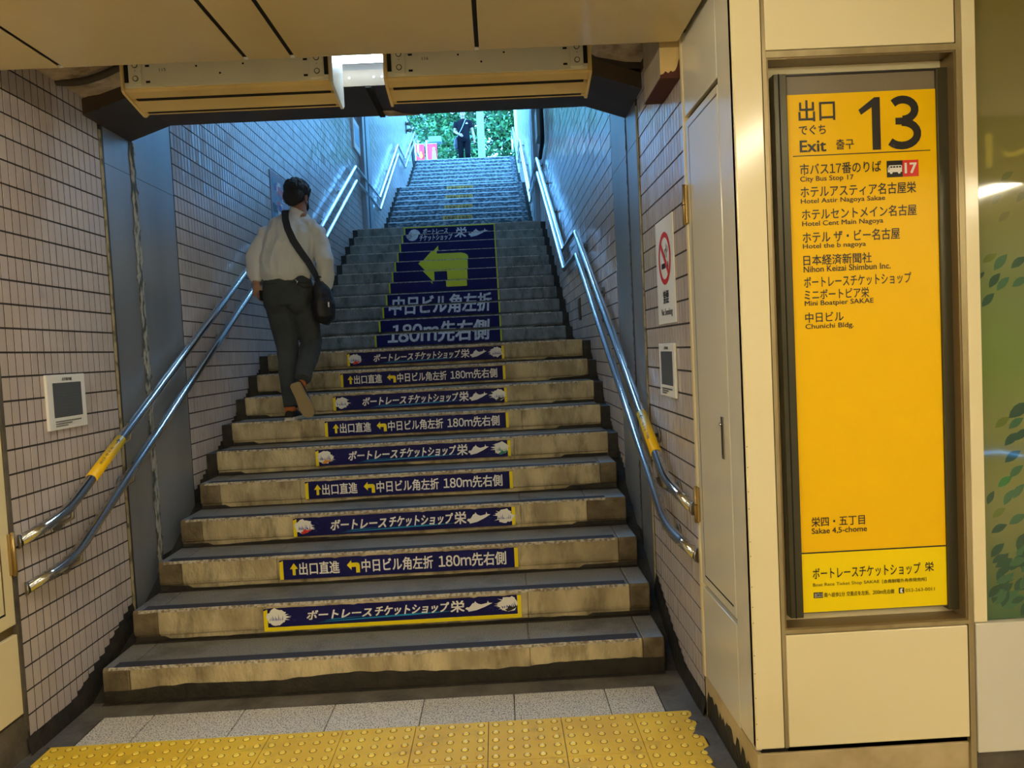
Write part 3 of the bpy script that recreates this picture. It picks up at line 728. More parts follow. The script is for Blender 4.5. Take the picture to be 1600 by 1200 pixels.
# ================================================================ OUTSIDE
so = thing('street', 'pale street pavement beyond the top step', 'street', kind='structure')
box('pavement', -14, 16, 19.0, 60, ZTOP - .2, ZTOP, UPST, so)
box('pavement', -14, XL - .25, 16.0, 19.0, ZTOP - .2, ZTOP, UPST, so)
box('pavement', XR + .25, 16, 16.8, 19.0, ZTOP - .2, ZTOP, UPST, so)
BARK = mat('tree_bark', (0.10, 0.07, 0.05), 0.9, col2=(0.05, 0.035, 0.025), scale=6, bump=.8)
LEAFM = [mat('tree_leaf_%s' % a, c, .6, trans=0) for a, c in (('dark', (.012, .05, .008)), ('mid', (.04, .14, .03)), ('light', (.12, .27, .07)))]
def tree(label, x, y_, z0, hh, cw, seed, n=9000, low=.0):
    rnd = random.Random(seed)
    t = thing('street_tree', label, 'tree', (x, y_, z0))
    base = Vector((x, y_, z0))
    tr = [base + Vector((rnd.uniform(-.1, .1) * k, rnd.uniform(-.1, .1) * k, hh * .62 * k / 4)) for k in range(5)]
    tube('trunk', tr, [.20, .17, .14, .11, .07], BARK, t, 10)
    ends = []
    for k in range(9):
        a = rnd.uniform(0, 6.28); s = tr[rnd.choice((1, 2, 3))]
        e1 = s + Vector((math.cos(a) * cw * .45, math.sin(a) * cw * .45, hh * .18)); e2 = s + Vector((math.cos(a) * cw * .85, math.sin(a) * cw * .85, hh * rnd.uniform(.1, .35)))
        tube('branch', [s, e1, e2], [.07, .045, .02], BARK, t, 6); ends += [e1, e2]
    cl = [base + Vector((math.cos(a) * r * cw, math.sin(a) * r * cw, hh * h_)) for a, r, h_ in ((rnd.uniform(0, 6.28), rnd.uniform(.1, 1) ** .6, rnd.uniform(low, 1)) for _ in range(46))] + ends
    vs = []; fs = []; mi = []
    for k in range(n):
        c = rnd.choice(cl); R = .75
        d = Vector((rnd.gauss(0, 1), rnd.gauss(0, 1), rnd.gauss(0, .7))); d = d.normalized() * R * rnd.random() ** .45
        p = c + d; sz = rnd.uniform(.06, .13)
        u = Vector((rnd.gauss(0, 1), rnd.gauss(0, 1), rnd.gauss(0, .6))).normalized(); v = u.cross(Vector((rnd.gauss(0, 1), rnd.gauss(0, 1), rnd.gauss(0, 1)))).normalized()
        b = len(vs); vs += [p - u * sz, p - v * sz * .45, p + u * sz, p + v * sz * .45]; fs.append((b, b + 1, b + 2, b + 3)); mi.append(rnd.choice((0, 1, 1, 2)))
    tag(mesh('foliage', vs, fs, LEAFM, t, mi=mi), kind='stuff')
    return t
tree('leafy green street tree seen behind the standing man at the stair top', 1.6, 25.5, ZTOP, 6.5, 2.5, 3, 15000, .05)
tree('leafy green tree right of the pale post beyond the stair top', 4.1, 24.5, ZTOP, 6.5, 2.4, 5, 13000, .0)
tree('leafy green tree overhanging the red banners beyond the stair top', -.6, 28.0, ZTOP, 7.5, 2.3, 8, 8000, .33)
bd = thing('building', 'pale office building with vertical stripes far beyond the stair top', 'building', (0, 0, 0))
box('wall', -9, -.6, 42, 48, ZTOP, 30, mat('pale_render', (.75, .80, .62), .7), bd)  # the wall's own pale yellow-white colour
PL = mat('blue_grey_pilaster', (.28, .38, .45), .6)
for k in range(14): box('pilaster', -9 + k * .6, -9 + k * .6 + .22, 41.8, 42, ZTOP + 2, 30, PL, bd)
box('shopfront', -9, -.6, 41.7, 41.95, ZTOP, ZTOP + 2.6, mat('dark_glass', (.05, .08, .1), .1), bd)
b2 = thing('building', 'low dark shop building behind the trees beyond the stair top', 'building', (0, 0, 0))
box('wall', 2.5, 12, 40, 46, ZTOP, ZTOP + 6, mat('shop_wall', (.16, .20, .20), .6), b2)
box('window', 3, 11, 39.9, 40, ZTOP + .5, ZTOP + 3, mat('shop_glass', (.05, .07, .09), .1), b2)
# pale post
p = thing('canopy_post', 'pale round-edged steel post standing at the stair top', 'post', (1.735, 20, ZTOP))
box('pole', 1.625, 1.845, 19.9, 20.1, ZTOP, 11.2, mat('pale_post_paint', (.20, .26, .22), .5), p, bev=.02)
box('base_plate', 1.55, 1.92, 19.8, 20.2, ZTOP, ZTOP + .03, CHROMED, p)
# red banners
BRED = mat('banner_red', (.80, .03, .05), .6)
for k, (xa, xb, lab) in enumerate(((-.29, -.03, 'red banner flag with a yellow emblem at the stair top, left one'), (.06, .36, 'red banner flag with a pale figure print at the stair top, right one'))):
    b = thing('banner', lab, 'banner', ((xa + xb) / 2, 20, ZTOP), group='red banners at the stair top')
    nseg = 8; vs = []; fs = []
    for i in range(nseg + 1):
        xx = xa + (xb - xa) * i / nseg; yy = 20 + .02 * math.sin(i * 1.3)
        vs += [(xx, yy, 7.50), (xx, yy, 8.02), (xx, yy + .008, 8.02), (xx, yy + .008, 7.50)]
    for i in range(nseg):
        for j in range(4): fs.append((4 * i + j, 4 * i + 4 + j, 4 * i + 4 + (j + 1) % 4, 4 * i + (j + 1) % 4))
    mesh('cloth', vs, fs, BRED, b)
    tube('pole', [(xa - .02, 20, ZTOP), (xa - .02, 20, 8.1)], .012, FIXW, b, 8)
    tube('crossbar', [(xa - .02, 20, 8.03), (xb, 20, 8.03)], .008, FIXW, b, 8)
    fr = FRONT(0, 19.97, 0)
    if k == 0:
        flats('emblem', fr, [circ(xa + .15, 7.66, .045, .075), circ(xa + .15, 7.76, .028, .03)], SYEL, b, .002)
    else:
        flats('emblem', fr, [circ(xb - .10, 7.86, .045, .05), [(xb - .17, 7.52), (xb - .02, 7.52), (xb - .05, 7.80), (xb - .14, 7.80)]], mat('pale_green_print', (.45, .65, .55), .5), b, .002)
lm = thing('lamp_box', 'grey box lamp above the red banners at the stair top', 'lamp', (.31, 20.2, ZTOP))
tube('pole', [(.02, 20.25, ZTOP), (.02, 20.25, 8.2)], .035, STEEL, lm, 10)
box('housing', .10, .50, 20.05, 20.35, 8.09, 8.27, mat('grey_lamp_housing', (.16, .2, .24), .5), lm, bev=.015)
box('arm', .02, .12, 20.2, 20.28, 8.12, 8.2, STEEL, lm)
bb = thing('rounded_end_panel', 'dark rounded end panel where the left wall meets the top step', 'panel', (XL, 16.3, ZTOP))
prism('panel_body', (XL + .02, 16.95, 6.55), (0, -1, 0), (0, 0, 1), (1, 0, 0), circ(.30, .30, .30, .36, 20), .05, BLACK, bb)
wc = thing('wall_speaker', 'small dark twin loudspeakers on the upper left wall near the exit', 'speaker', (XL, 15.2, 7.1))
for zz in (7.03, 7.19): tube('speaker_horn', [(XL, 15.2, zz), (XL + .06, 15.16, zz), (XL + .12, 15.1, zz - .02)], [.02, .035, .05], OLIVE, wc, 10)
box('bracket', XL, XL + .03, 15.18, 15.24, 6.98, 7.25, OLIVE, wc)

# ================================================================ THINGS
# ---- exit sign
sg = thing('exit_sign', 'tall yellow exit 13 directory sign framed by olive posts in the pillar niche', 'sign', (3.107, -1.0, .60))
box('board', 2.864, 3.352, -1.0, -0.975, .615, 2.372, SGREY, sg)
box('yellow_panel', 2.866, 3.3495, -1.004, -1.0, .821, 2.309, YEL, sg)
box('yellow_panel', 2.866, 3.3495, -1.004, -1.0, .620, .8165, YEL2, sg)['label'] = 'brighter yellow lower advertisement panel'
box('divider', 2.866, 3.3495, -1.0045, -1.0, .8165, .821, INK, sg)
for a, b in ((2.822, 2.866), (3.350, 3.388)):
    box('side_post', a, b, -1.012, -0.975, .605, 2.374, OLIVE, sg, bev=.003)
box('side_post_groove', 2.838, 2.842, -1.0128, -1.011, .605, 2.374, BLACK, sg)
box('top_edge', 2.864, 3.352, -1.006, -0.975, 2.368, 2.374, INK, sg)
F = FRONT(0, -1.004, 0)
T = lambda body, u0, u1, v0, v1, m=INK, bold=.012, **k: lettering(F, body, u0, u1, v0, v1, m, sg, bold, **k)
T('出口', 2.903, 3.022, 2.222, 2.290, bold=.012); T('でぐち', 2.903, 2.990, 2.180, 2.211, bold=.012); T('Exit', 2.904, 2.990, 2.125, 2.163, bold=.016)
T('출구', 3.022, 3.080, 2.129, 2.162, bold=.010)
# the big numerals as drawn shapes
def num13():
    one = [(3.098, 2.252), (3.150, 2.290), (3.168, 2.290), (3.168, 2.123), (3.141, 2.123), (3.141, 2.259), (3.106, 2.236)]
    flat('numeral_one', F, one[::-1], INK, sg, .0012)
    # the three: two stacked arcs swept with a broad pen
    pts = []
    for cx, cz, rx, rz, a0, a1 in ((3.241, 2.247, .040, .032, 140, -90), (3.238, 2.170, .050, .0375, 90, -142)):
        for k in range(15):
            a = math.radians(a0 + (a1 - a0) * k / 14); pts.append((cx + rx * math.cos(a), cz + rz * math.sin(a)))
    def ribbon(pp, wd):
        L_, R_ = [], []
        for i, (a, b) in enumerate(pp):
            a0, b0 = pp[max(i - 1, 0)]; a1, b1 = pp[min(i + 1, len(pp) - 1)]; d = math.hypot(a1 - a0, b1 - b0) or 1
            nx, nz = -(b1 - b0) / d, (a1 - a0) / d; L_.append((a + nx * wd, b + nz * wd)); R_.append((a - nx * wd, b - nz * wd))
        return [[L_[i], L_[i + 1], R_[i + 1], R_[i]] for i in range(len(pp) - 1)]
    q = ribbon(pts[:15], .0125) + ribbon(pts[15:], .0125) + [[(3.217, 2.200), (3.242, 2.200), (3.242, 2.2215), (3.217, 2.2215)]]
    flats('numeral_three', F, q, INK, sg, .0012)
num13()
flat('rule', F, [(2.881, 2.1125), (3.329, 2.1125), (3.329, 2.1155), (2.881, 2.1155)], INK, sg)
T('市バス17番のりば', 2.902, 3.167, 2.052, 2.089, bold=.010); T('City Bus Stop 17', 2.902, 3.076, 2.027, 2.048, bold=.010)
T('ホテルアスティア名古屋栄', 2.902, 3.279, 1.980, 2.017, bold=.010); T('Hotel Astir Nagoya Sakae', 2.902, 3.177, 1.957, 1.977, bold=.010)
T('ホテルセントメイン名古屋', 2.904, 3.279, 1.908, 1.944, bold=.010); T('Hotel Cent Main Nagoya', 2.904, 3.169, 1.884, 1.905, bold=.010)
T('ホテル ザ・ビー名古屋', 2.904, 3.222, 1.834, 1.871, bold=.010); T('Hotel the b nagoya', 2.904, 3.110, 1.812, 1.832, bold=.010)
T('日本経済新聞社', 2.904, 3.128, 1.762, 1.796, bold=.010); T('Nihon Keizai Shimbun Inc.', 2.904, 3.189, 1.740, 1.760, bold=.010)
T('ボートレースチケットショップ', 2.904, 3.256, 1.690, 1.726, bold=.010); T('ミニボートピア栄', 2.904, 3.116, 1.650, 1.684, bold=.010)
T('Mini Boatpier SAKAE', 2.904, 3.130, 1.627, 1.648, bold=.010)
T('中日ビル', 2.904, 3.030, 1.577, 1.610, bold=.010); T('Chunichi Bldg.', 2.904, 3.063, 1.552, 1.573, bold=.010)
T('栄四・五丁目', 2.903, 3.081, .905, .938, bold=.010); T('Sakae 4,5-chome', 2.903, 3.087, .879, .901, bold=.010)
T('ボートレースチケットショップ', 2.902, 3.262, .730, .768, bold=.010); T('栄', 3.277, 3.307, .736, .768, bold=.010)
T('Boat Race Ticket Shop SAKAE', 2.902, 3.123, .703, .717, bold=.0); T('［会員制場外舟券発売所］', 3.133, 3.281, .704, .717, bold=.010)
T('南へ徒歩1分 交差点を左折、200m先右側', 2.938, 3.172, .668, .684, bold=.010); T('052-263-0011', 3.210, 3.308, .671, .682, bold=.0)
flat('arrow_badge', F, [(2.903, .667), (2.934, .667), (2.934, .686), (2.903, .686)], INK, sg, .0007)
T('出口13', 2.906, 2.932, .669, .684, WHITE, bold=.0, off=.0014)
flat('phone_badge', F, [(3.188, .667), (3.206, .667), (3.206, .686), (3.188, .686)], INK, sg, .0007)
flats('phone_icon', F, [[(3.192, .6705), (3.199, .6685), (3.2025, .6715), (3.199, .673), (3.1985, .680), (3.2025, .6815), (3.199, .6845), (3.192, .682)]], WHITE, sg, .0014)
flat('bus_badge', F, [(3.185, 2.033), (3.237, 2.033), (3.237, 2.086), (3.185, 2.086)], INK, sg, .0007)
flat('number_badge', F, [(3.237, 2.033), (3.289, 2.033), (3.289, 2.086), (3.237, 2.086)], RED, sg, .0007)
T('17', 3.243, 3.283, 2.043, 2.077, WHITE, bold=.03, off=.0014)
flats('bus_icon', F, [[(3.188, 2.049), (3.234, 2.049), (3.235, 2.068), (3.232, 2.071), (3.193, 2.071), (3.188, 2.062)], circ(3.199, 2.048, .0045), circ(3.225, 2.048, .0045)], WHITE, sg, .0014)
flats('bus_window', F, [[(3.196 + k * .0095, 2.063), (3.203 + k * .0095, 2.063), (3.203 + k * .0095, 2.068), (3.196 + k * .0095, 2.068)] for k in range(4)] + [[(3.190, 2.057), (3.1925, 2.057), (3.1935, 2.067), (3.192, 2.067)]], INK, sg, .0020)

# ---- no smoking sign and notice plaques
ns = thing('no_smoking_sign', 'white no smoking sign with a red prohibition ring on the right tiled wall', 'sign', (XR, -.045, 1.86))
box('plate', XR - .006, XR - .0005, -.212, .128, 1.622, 2.094, WHITE, ns, bev=.001, seg=1)
F2 = RIGHTW(XR - .006, 0, 0); uc = .045; vc = 1.915
ring = []
for k in range(40):
    a0, a1 = 2 * math.pi * k / 40, 2 * math.pi * (k + 1) / 40
    ring.append([(uc + .118 * math.cos(a0), vc + .118 * math.sin(a0)), (uc + .118 * math.cos(a1), vc + .118 * math.sin(a1)), (uc + .094 * math.cos(a1), vc + .094 * math.sin(a1)), (uc + .094 * math.cos(a0), vc + .094 * math.sin(a0))])
flats('cigarette', F2, [[(uc - .065, vc - .045), (uc + .012, vc - .045), (uc + .012, vc - .020), (uc - .065, vc - .020)], [(uc + .052, vc - .045), (uc + .066, vc - .045), (uc + .066, vc - .020), (uc + .052, vc - .020)],
      [(uc + .01, vc + .0), (uc + .018, vc), (uc + .018, vc + .03), (uc + .04, vc + .035), (uc + .04, vc + .06), (uc + .032, vc + .06), (uc + .032, vc + .042), (uc + .01, vc + .037)],
      [(uc + .036, vc), (uc + .044, vc), (uc + .044, vc + .02), (uc + .062, vc + .028), (uc + .062, vc + .05), (uc + .054, vc + .05), (uc + .054, vc + .034), (uc + .036, vc + .026)]], INK, ns, .0007)
d = .0085; c45 = math.cos(math.radians(45))
flats('prohibition_ring', F2, ring + [[(uc - .105 * c45 - d, vc + .105 * c45 - d), (uc - .105 * c45 + d, vc + .105 * c45 + d), (uc + .105 * c45 + d, vc - .105 * c45 + d), (uc + .105 * c45 - d, vc - .105 * c45 - d)]], RED, ns, .0012)
lettering(F2, '禁煙', uc - .055, uc + .055, 1.712, 1.772, INK, ns, .02)
lettering(F2, 'No Smoking', uc - .095, uc + .115, 1.650, 1.690, INK, ns, .004)
def plaque(lab, fr, sgn, u0, u1, v0, v1):
    O = fr[0]; pq = thing('notice_plaque', lab, 'sign', tuple(O), group='small notice plaques on the tiled walls')
    x = O.x; a, b = (x - .0, x + .012) if sgn > 0 else (x - .012, x)
    ys = sorted((u0 * sgn, u1 * sgn))
    box('plate', a, b, ys[0], ys[1], v0, v1, WHITE, pq, bev=.003)
    g = (Vector((x + sgn * .012, 0, 0)), fr[1], fr[2], fr[3]); w_ = u1 - u0; h_ = v1 - v0
    flat('grey_panel', g, [(u0 + .14 * w_, v0 + .22 * h_), (u0 + .88 * w_, v0 + .22 * h_), (u0 + .88 * w_, v0 + .85 * h_), (u0 + .14 * w_, v0 + .85 * h_)], GREYP, pq, .0008)
    lettering(g, '点字案内板', u0 + .38 * w_, u0 + .64 * w_, v0 + .885 * h_, v0 + .945 * h_, INK, pq, .02)
    rr = random.Random(3)
    for k, L_ in enumerate((.45, .55, .56, .6, .5, .5, .3)):   # faint rows of raised dots
        dots = []; a = .26
        while a < .26 + L_ * .9:
            if rr.random() < .8: dots.append(circ(u0 + a * w_, v0 + (.68 - k * .058) * h_, .0022, n=6))
            a += .030
        flats('braille_row', g, dots, mat('dull_dot', (.16, .17, .18), .4) if 'dull_dot' not in bpy.data.materials else bpy.data.materials['dull_dot'], pq, .0018)
    for k, L_ in enumerate((.66, .42, .30)):
        marks = []; a = .16
        while a < .16 + L_: marks.append([(u0 + a * w_, v0 + (.135 - k * .04) * h_), (u0 + (a + .018) * w_, v0 + (.135 - k * .04) * h_), (u0 + (a + .018) * w_, v0 + (.16 - k * .04) * h_), (u0 + a * w_, v0 + (.16 - k * .04) * h_)]); a += .028
        flats('small_print', g, marks, INK, pq, .0009)
plaque('white framed plaque with a dark grey panel on the left tiled wall', LEFTW(XL, 0, 0), 1, -.155, .147, 1.283, 1.528)
plaque('white framed plaque with a dark grey panel below the no smoking sign', RIGHTW(XR, 0, 0), -1, -.128, .178, 1.288, 1.532)
# ---- poster and framed panel far up the left wall
po = thing('poster', 'colourful poster on the left wall behind the climbing man', 'poster', (XL, 3.7, 3.0))
box('sheet', XL, XL + .008, 3.41, 3.95, 2.66, 3.27, mat('poster_blue_grey', (.30, .34, .45), .5), po)
g = LEFTW(XL + .008, 0, 0); rr = random.Random(2)
for nm, m_, n_ in (('print_patch', WHITE, 9), ('print_patch', RED, 7), ('print_patch', LBLUE, 9), ('print_patch', CYAN, 6), ('print_patch', INK, 8)):
    flats(nm, g, [[(3.43 + a, 2.68 + b), (3.43 + a + c, 2.68 + b + .01), (3.43 + a + c, 2.68 + b + d_), (3.43 + a, 2.68 + b + d_)] for a, b, c, d_ in ((rr.uniform(0, .38), rr.uniform(0, .48), rr.uniform(.04, .12), rr.uniform(.03, .09)) for _ in range(n_))], m_, po, .001 + .0004 * len(po.children))
po = thing('wall_notice', 'narrow white framed blue panel high on the left wall beside the gate post', 'sign', (XL, 8.15, 4.9))  # white frame with a pale blue sheet, flat on the wall
box('frame', XL, XL + .03, 7.72, 8.22, 4.62, 5.07, WHITE, po, bev=.004)
box('inner_sheet', XL + .03, XL + .032, 7.80, 8.14, 4.72, 4.99, mat('pale_blue_sheet', (.25, .45, .6), .4), po)
# ---- right wall box with bent conduit
cb = thing('junction_box', 'grey junction box with a black bent conduit on the right wall', 'box', (XR, 7.2, 4.7))
box('housing', XR - .07, XR, 7.15, 7.55, 4.50, 4.92, mat('box_grey', (.20, .21, .18), .5), cb, bev=.006)
tube('conduit', rounded([(XR - .05, 6.45, 4.72), (XR - .05, 6.45, 4.25), (XR - .05, 7.1, 4.19)], .1), .028, BLACK, cb, 10)
box('riser_pipe', XR - .03, XR, 7.3, 7.36, 4.92, 5.9, CHROMED, cb)
wp = thing('wall_slot', 'narrow grey slotted plate low on the right tiled wall', 'plate', (XR, 3.42, 1.88))
box('plate', XR - .012, XR, 3.36, 3.50, 1.78, 1.98, OLIVE, wp, bev=.003)
# ---- handrails
YL1, YL2, YL3 = 2.90, 7.45, 12.75
E1, E2, E3 = 4.05, 9.65, 13.95
def rail_z(off, yv):
    return off + slope_z_rail(yv)
def slope_z_rail(yv):
    a = .516
    if yv < YL1: return 1.07 + a * yv - 1.07
    return 0
def rail(side, low, lab):
    x = (XL + .072) if side > 0 else (XR - .072)
    wallx = XL if side > 0 else XR
    if low: zz = [.665 if side > 0 else .660, .715, 2.31, 4.07, 5.83, 7.28]; ye = -.381 if side > 0 else -.410; yb = -.175
    else: zz = [.864 if side > 0 else .846, .925, 2.50, 4.27, 6.02, 7.47]; ye = -.403 if side > 0 else -.375; yb = -.20
    P = [(wallx + side * .004, ye, zz[0]), (x, yb, zz[1]), (x, YL1, zz[2]), (x, E1, zz[2]), (x, YL2, zz[3]), (x, E2, zz[3]), (x, YL3, zz[4]), (x, E3, zz[4]), (x, 16.8, zz[5]), (x, 17.15, zz[5])]
    hr = thing('handrail', lab, 'handrail', (x, 0, 0), group='stainless handrails beside the stairs')
    P = [Vector(p) - Vector((0, 0, 0)) for p in P]
    tube('rail', rounded(P, {1: .16, 2: .03, 3: .03, 4: .03, 5: .03, 6: .03, 7: .03, 8: .06}), .0235, CHROME, hr, 16)
    tube('end_cap', [(wallx, ye - .004, zz[0]), (wallx + side * .006, ye + .002, zz[0])], .029, CHROMED, hr, 16)
    if not low:
        tube('end_loop', rounded([(x, 17.15, 7.47), (x, 17.5, 7.47), (x, 17.5, 7.0), (x, 17.15, 7.0)], .05), .0235, CHROME, hr, 10)
    def bracket(yv, z_):
        br = tube('bracket', [(x, yv, z_ - .015), (x, yv, z_ - .055), (x * .45 + wallx * .55, yv, z_ - .075), (wallx, yv, z_ - .075)], .010, CHROMED, hr, 8)
        tube('wall_flange', [(wallx, yv, z_ - .075), (wallx + side * .010, yv, z_ - .075)], [.040, .036], CHROMED, br, 16)
    def zat(yv):
        pp = [P[0]] + P[1:]
        for a, b in zip(pp, pp[1:]):
            if a.y <= yv <= b.y: return a.z + (b.z - a.z) * (yv - a.y) / (b.y - a.y)
        return zz[-1]
    for yv in (-.14 if not low else -.10, .42 if side > 0 else .25, 1.9, 2.75, 4.3, 5.4, 6.5, 7.35, 9.9, 11.3, 12.6, 14.3, 15.6): bracket(yv, zat(yv))
    return hr, P, x
for side, nm in ((1, 'left'), (-1, 'right')):
    for low in (False, True):
        hr, P, x = rail(side, low, '%s stainless handrail on the %s wall%s' % ('lower' if low else 'upper', nm, '' if low else ', with a yellow wrap near its foot'))
        if not low:
            d = (P[2] - P[1]).normalized()
            ya, yb = (.03, .32) if side > 0 else (.0, .31)
            a = P[1] + d * ((ya - P[1].y) / d.y); b = P[1] + d * ((yb - P[1].y) / d.y)
            lb = tube('yellow_wrap', [a, b], .0262, mat('wrap_yellow_' + nm, (.90, .55, .0), .35), hr, 20)
            # tiny print along the wrap, on the side that faces the stairs
            n_ = Vector((side * .55, -d.z * .83, d.y * .83)).normalized(); v_ = n_.cross(d).normalized() * (1 if side > 0 else 1)
            cc = (a + b) / 2 + n_ * .0265; u_ = d if side > 0 else d
            vv = n_.cross(u_).normalized()
            frm = (cc, u_, vv, n_)
            lettering(frm, '出口 でぐち', -.08, .06, -.003, .010, INK, lb, .006, off=.0008)
            lettering(frm, '→', .09, .13, -.009, .009, INK, lb, .01, off=.0008)
# right rail stand-off flange rings seen beside it are in the brackets
# ---- air curtains
def air_curtain(x0, x1, lab):
    ac = thing('air_curtain', lab, 'air curtain', ((x0 + x1) / 2, 0, 2.7), group='yellowed air curtain units above the opening')
    prof = [(-.10, 2.745), (-.10, 3.015), (.125, 3.015), (.125, 2.72), (.10, 2.700), (.085, 2.703), (.085, 2.712), (.070, 2.712), (.07, 2.702), (-.015, 2.722), (-.015, 2.735), (-.035, 2.738), (-.035, 2.727), (-.085, 2.738)]
    prism_x('housing', prof, x0 + .012, x1 - .012, ACY, ac)
    for xx, m_ in ((x0, ACY), (x1 - .012, ACP if x0 < 1 else ACY)):
        prism_x('end_cap', [(-.105, 2.74), (-.105, 3.015), (.13, 3.015), (.13, 2.71), (.10, 2.688), (.085, 2.690), (-.09, 2.730)], xx, xx + .012, m_, ac)
    box('slot', x0 + .03, x1 - .03, -.037, -.013, 2.7235, 2.7375, BLACK, ac); box('slot', x0 + .03, x1 - .03, .068, .086, 2.7005, 2.7125, BLACK, ac)
    bp = box('back_plate', x0 + .02, x1 - .02, -.106, -.1, 2.75, 3.015, ACW, ac)
    for xx in (x0 + .04, x1 - .095):
        b = box('mounting_bracket', xx, xx + .055, -.116, -.106, 2.757, 3.015, ACW, ac, bev=.002, seg=1)
        for zz in (2.785, 2.842):
            bo = tube('bolt', [(xx + .03, -.116, zz), (xx + .03, -.1175, zz)], [.0125, .0125], OLIVE, b, 16)
            tube('bolt_head', [(xx + .03, -.1175, zz), (xx + .03, -.121, zz)], [.0095, .0085], ACW, bo, 12)
        tube('pin_hole', [(xx + .03, -.1163, 2.818), (xx + .03, -.1167, 2.818)], .002, BLACK, b, 6)
    for xx, w_ in ((x0 + .018, .018), (x1 - .036, .018)): box('side_vent', xx, xx + w_, -.1075, -.106, 2.772, 2.850, BLACK, bp, bev=.0)
    for fx, zz in ((.36, 2.832), (.47, 2.798), (.58, 2.834)): tube('hole', [(x0 + fx * (x1 - x0), -.1062, zz), (x0 + fx * (x1 - x0), -.1068, zz)], .0045, BLACK, bp, 8)
    for xx in (x0 + .11, x1 - .125):
        for zz in (2.768, 2.836): box('oval_hole', xx, xx + .018, -.1068, -.1062, zz, zz + .009, BLACK, bp)
    flats('maker_mark', (Vector((0, 0, 0)), Vector((1, 0, 0)), Vector((0, 1, -.23)).normalized(), Vector((0, -.23, -1)).normalized()), [], INK, ac) if False else None
    lettering(FRONT(0, -.1065, 0), '115' if x0 < 1 else '116', x0 + .17, x0 + .198, 2.815, 2.828, OLIVE, bp, 0.0)
    return ac
air_curtain(.33, 1.245, 'yellowed air curtain unit under the soffit, left of the bright tube')
air_curtain(1.465, 2.375, 'yellowed air curtain unit under the soffit, right of the bright tube')
# ---- tube light between the units
tl = thing('tube_light', 'bright white fluorescent tube fixture between the two air curtains', 'lamp', (1.31, .2, 3.02))
box('housing', .70, 1.95, .17, .26, 2.985, 3.019, FIXW, tl, bev=.004)
tube('tube', [(.73, .215, 2.955), (1.92, .215, 2.955)], .016, TUBEW, tl, 12)
for xx in (.70, 1.925): box('lamp_holder', xx, xx + .025, .20, .23, 2.93, 2.985, FIXW, tl)
# ---- conduit at the left, cut board at the right
cd = tube('conduit', rounded([(-.5, .12, 2.99), (-.24, .12, 2.905), (-.09, .12, 2.875), (.03, .12, 2.865), (.16, .12, 2.90), (.34, .12, 2.985)], .08), .016, CABLE, None, 10)
tag(cd, 'dark sagging conduit under the rough concrete at the upper left', 'conduit')
wb = thing('boxed_duct', 'boxed duct with torn cream paint and dark red underside at the upper right', 'duct', (2.64, -.3, 2.6))
box('casing', 2.600, 2.677, -.420, -.11, 2.588, 3.01, mat('duct_plaster', (.40, .34, .26), .8, col2=(.34, .28, .2), scale=6), wb)
box('primer_underside', 2.5985, 2.6785, -.4215, -.108, 2.582, 2.588, RUST, wb)
FD = FRONT(0, -.420, 0)
flat('torn_cream_paint', FD, [(2.600, 2.59), (2.6775, 2.59), (2.6775, 3.0), (2.600, 3.0)], WOODY, wb, .0006)
flat('ragged_primer', FD, [(2.5985, 2.583), (2.6785, 2.583), (2.6785, 2.660), (2.674, 2.650), (2.668, 2.628), (2.660, 2.612), (2.650, 2.606), (2.642, 2.611), (2.632, 2.602), (2.620, 2.610), (2.612, 2.600), (2.5985, 2.596)], RUST, wb, .0014)

# ---- riser stickers, flight one
ARROW_UP = [(.5, 1), (1, .52), (.68, .52), (.68, 0), (.32, 0), (.32, .52), (0, .52)]
TURN = [(0, .62), (.36, 1), (.36, .80), (.80, .80), (.94, .74), (1, .60), (1, 0), (.70, 0), (.70, .46), (.36, .46), (.36, .22)]
BOAT = [(0, .30), (.06, .45), (.14, .42), (.20, .55), (.27, .80), (.34, .84), (.37, 1.0), (.42, .84), (.48, .74), (.58, .66), (.80, .76), (.83, 1.0), (.87, .78), (1.0, .74), (.72, .40), (.42, .12), (.12, 0), (.10, .14)]
def sc2(pts, u0, u1, v0, v1): return [(u0 + (u1 - u0) * a, v0 + (v1 - v0) * b) for a, b in pts]
def foam(rr, u, v, r_):
    out = [[(u + r_ * (1.0 + rr.uniform(-.18, .22)) * 1.05 * math.cos(a), v + r_ * (1.0 + rr.uniform(-.15, .15)) * .86 * math.sin(a)) for a in [k * 6.283 / 26 for k in range(26)]]]
    d = 1 if u < 1.3 else -1
    for k in range(8):
        a = rr.uniform(-1.2, .9); L_ = r_ * rr.uniform(1.2, 1.7); w_ = r_ * .13
        cx, cy = u + d * L_ * math.cos(a), v + L_ * .55 * math.sin(a); out.append([(u + d * r_ * .6 * math.cos(a) - w_ * math.sin(a), v + r_ * .5 * math.sin(a) + w_), (u + d * r_ * .6 * math.cos(a) + w_ * math.sin(a), v + r_ * .5 * math.sin(a) - w_), (cx, cy)])
    return out
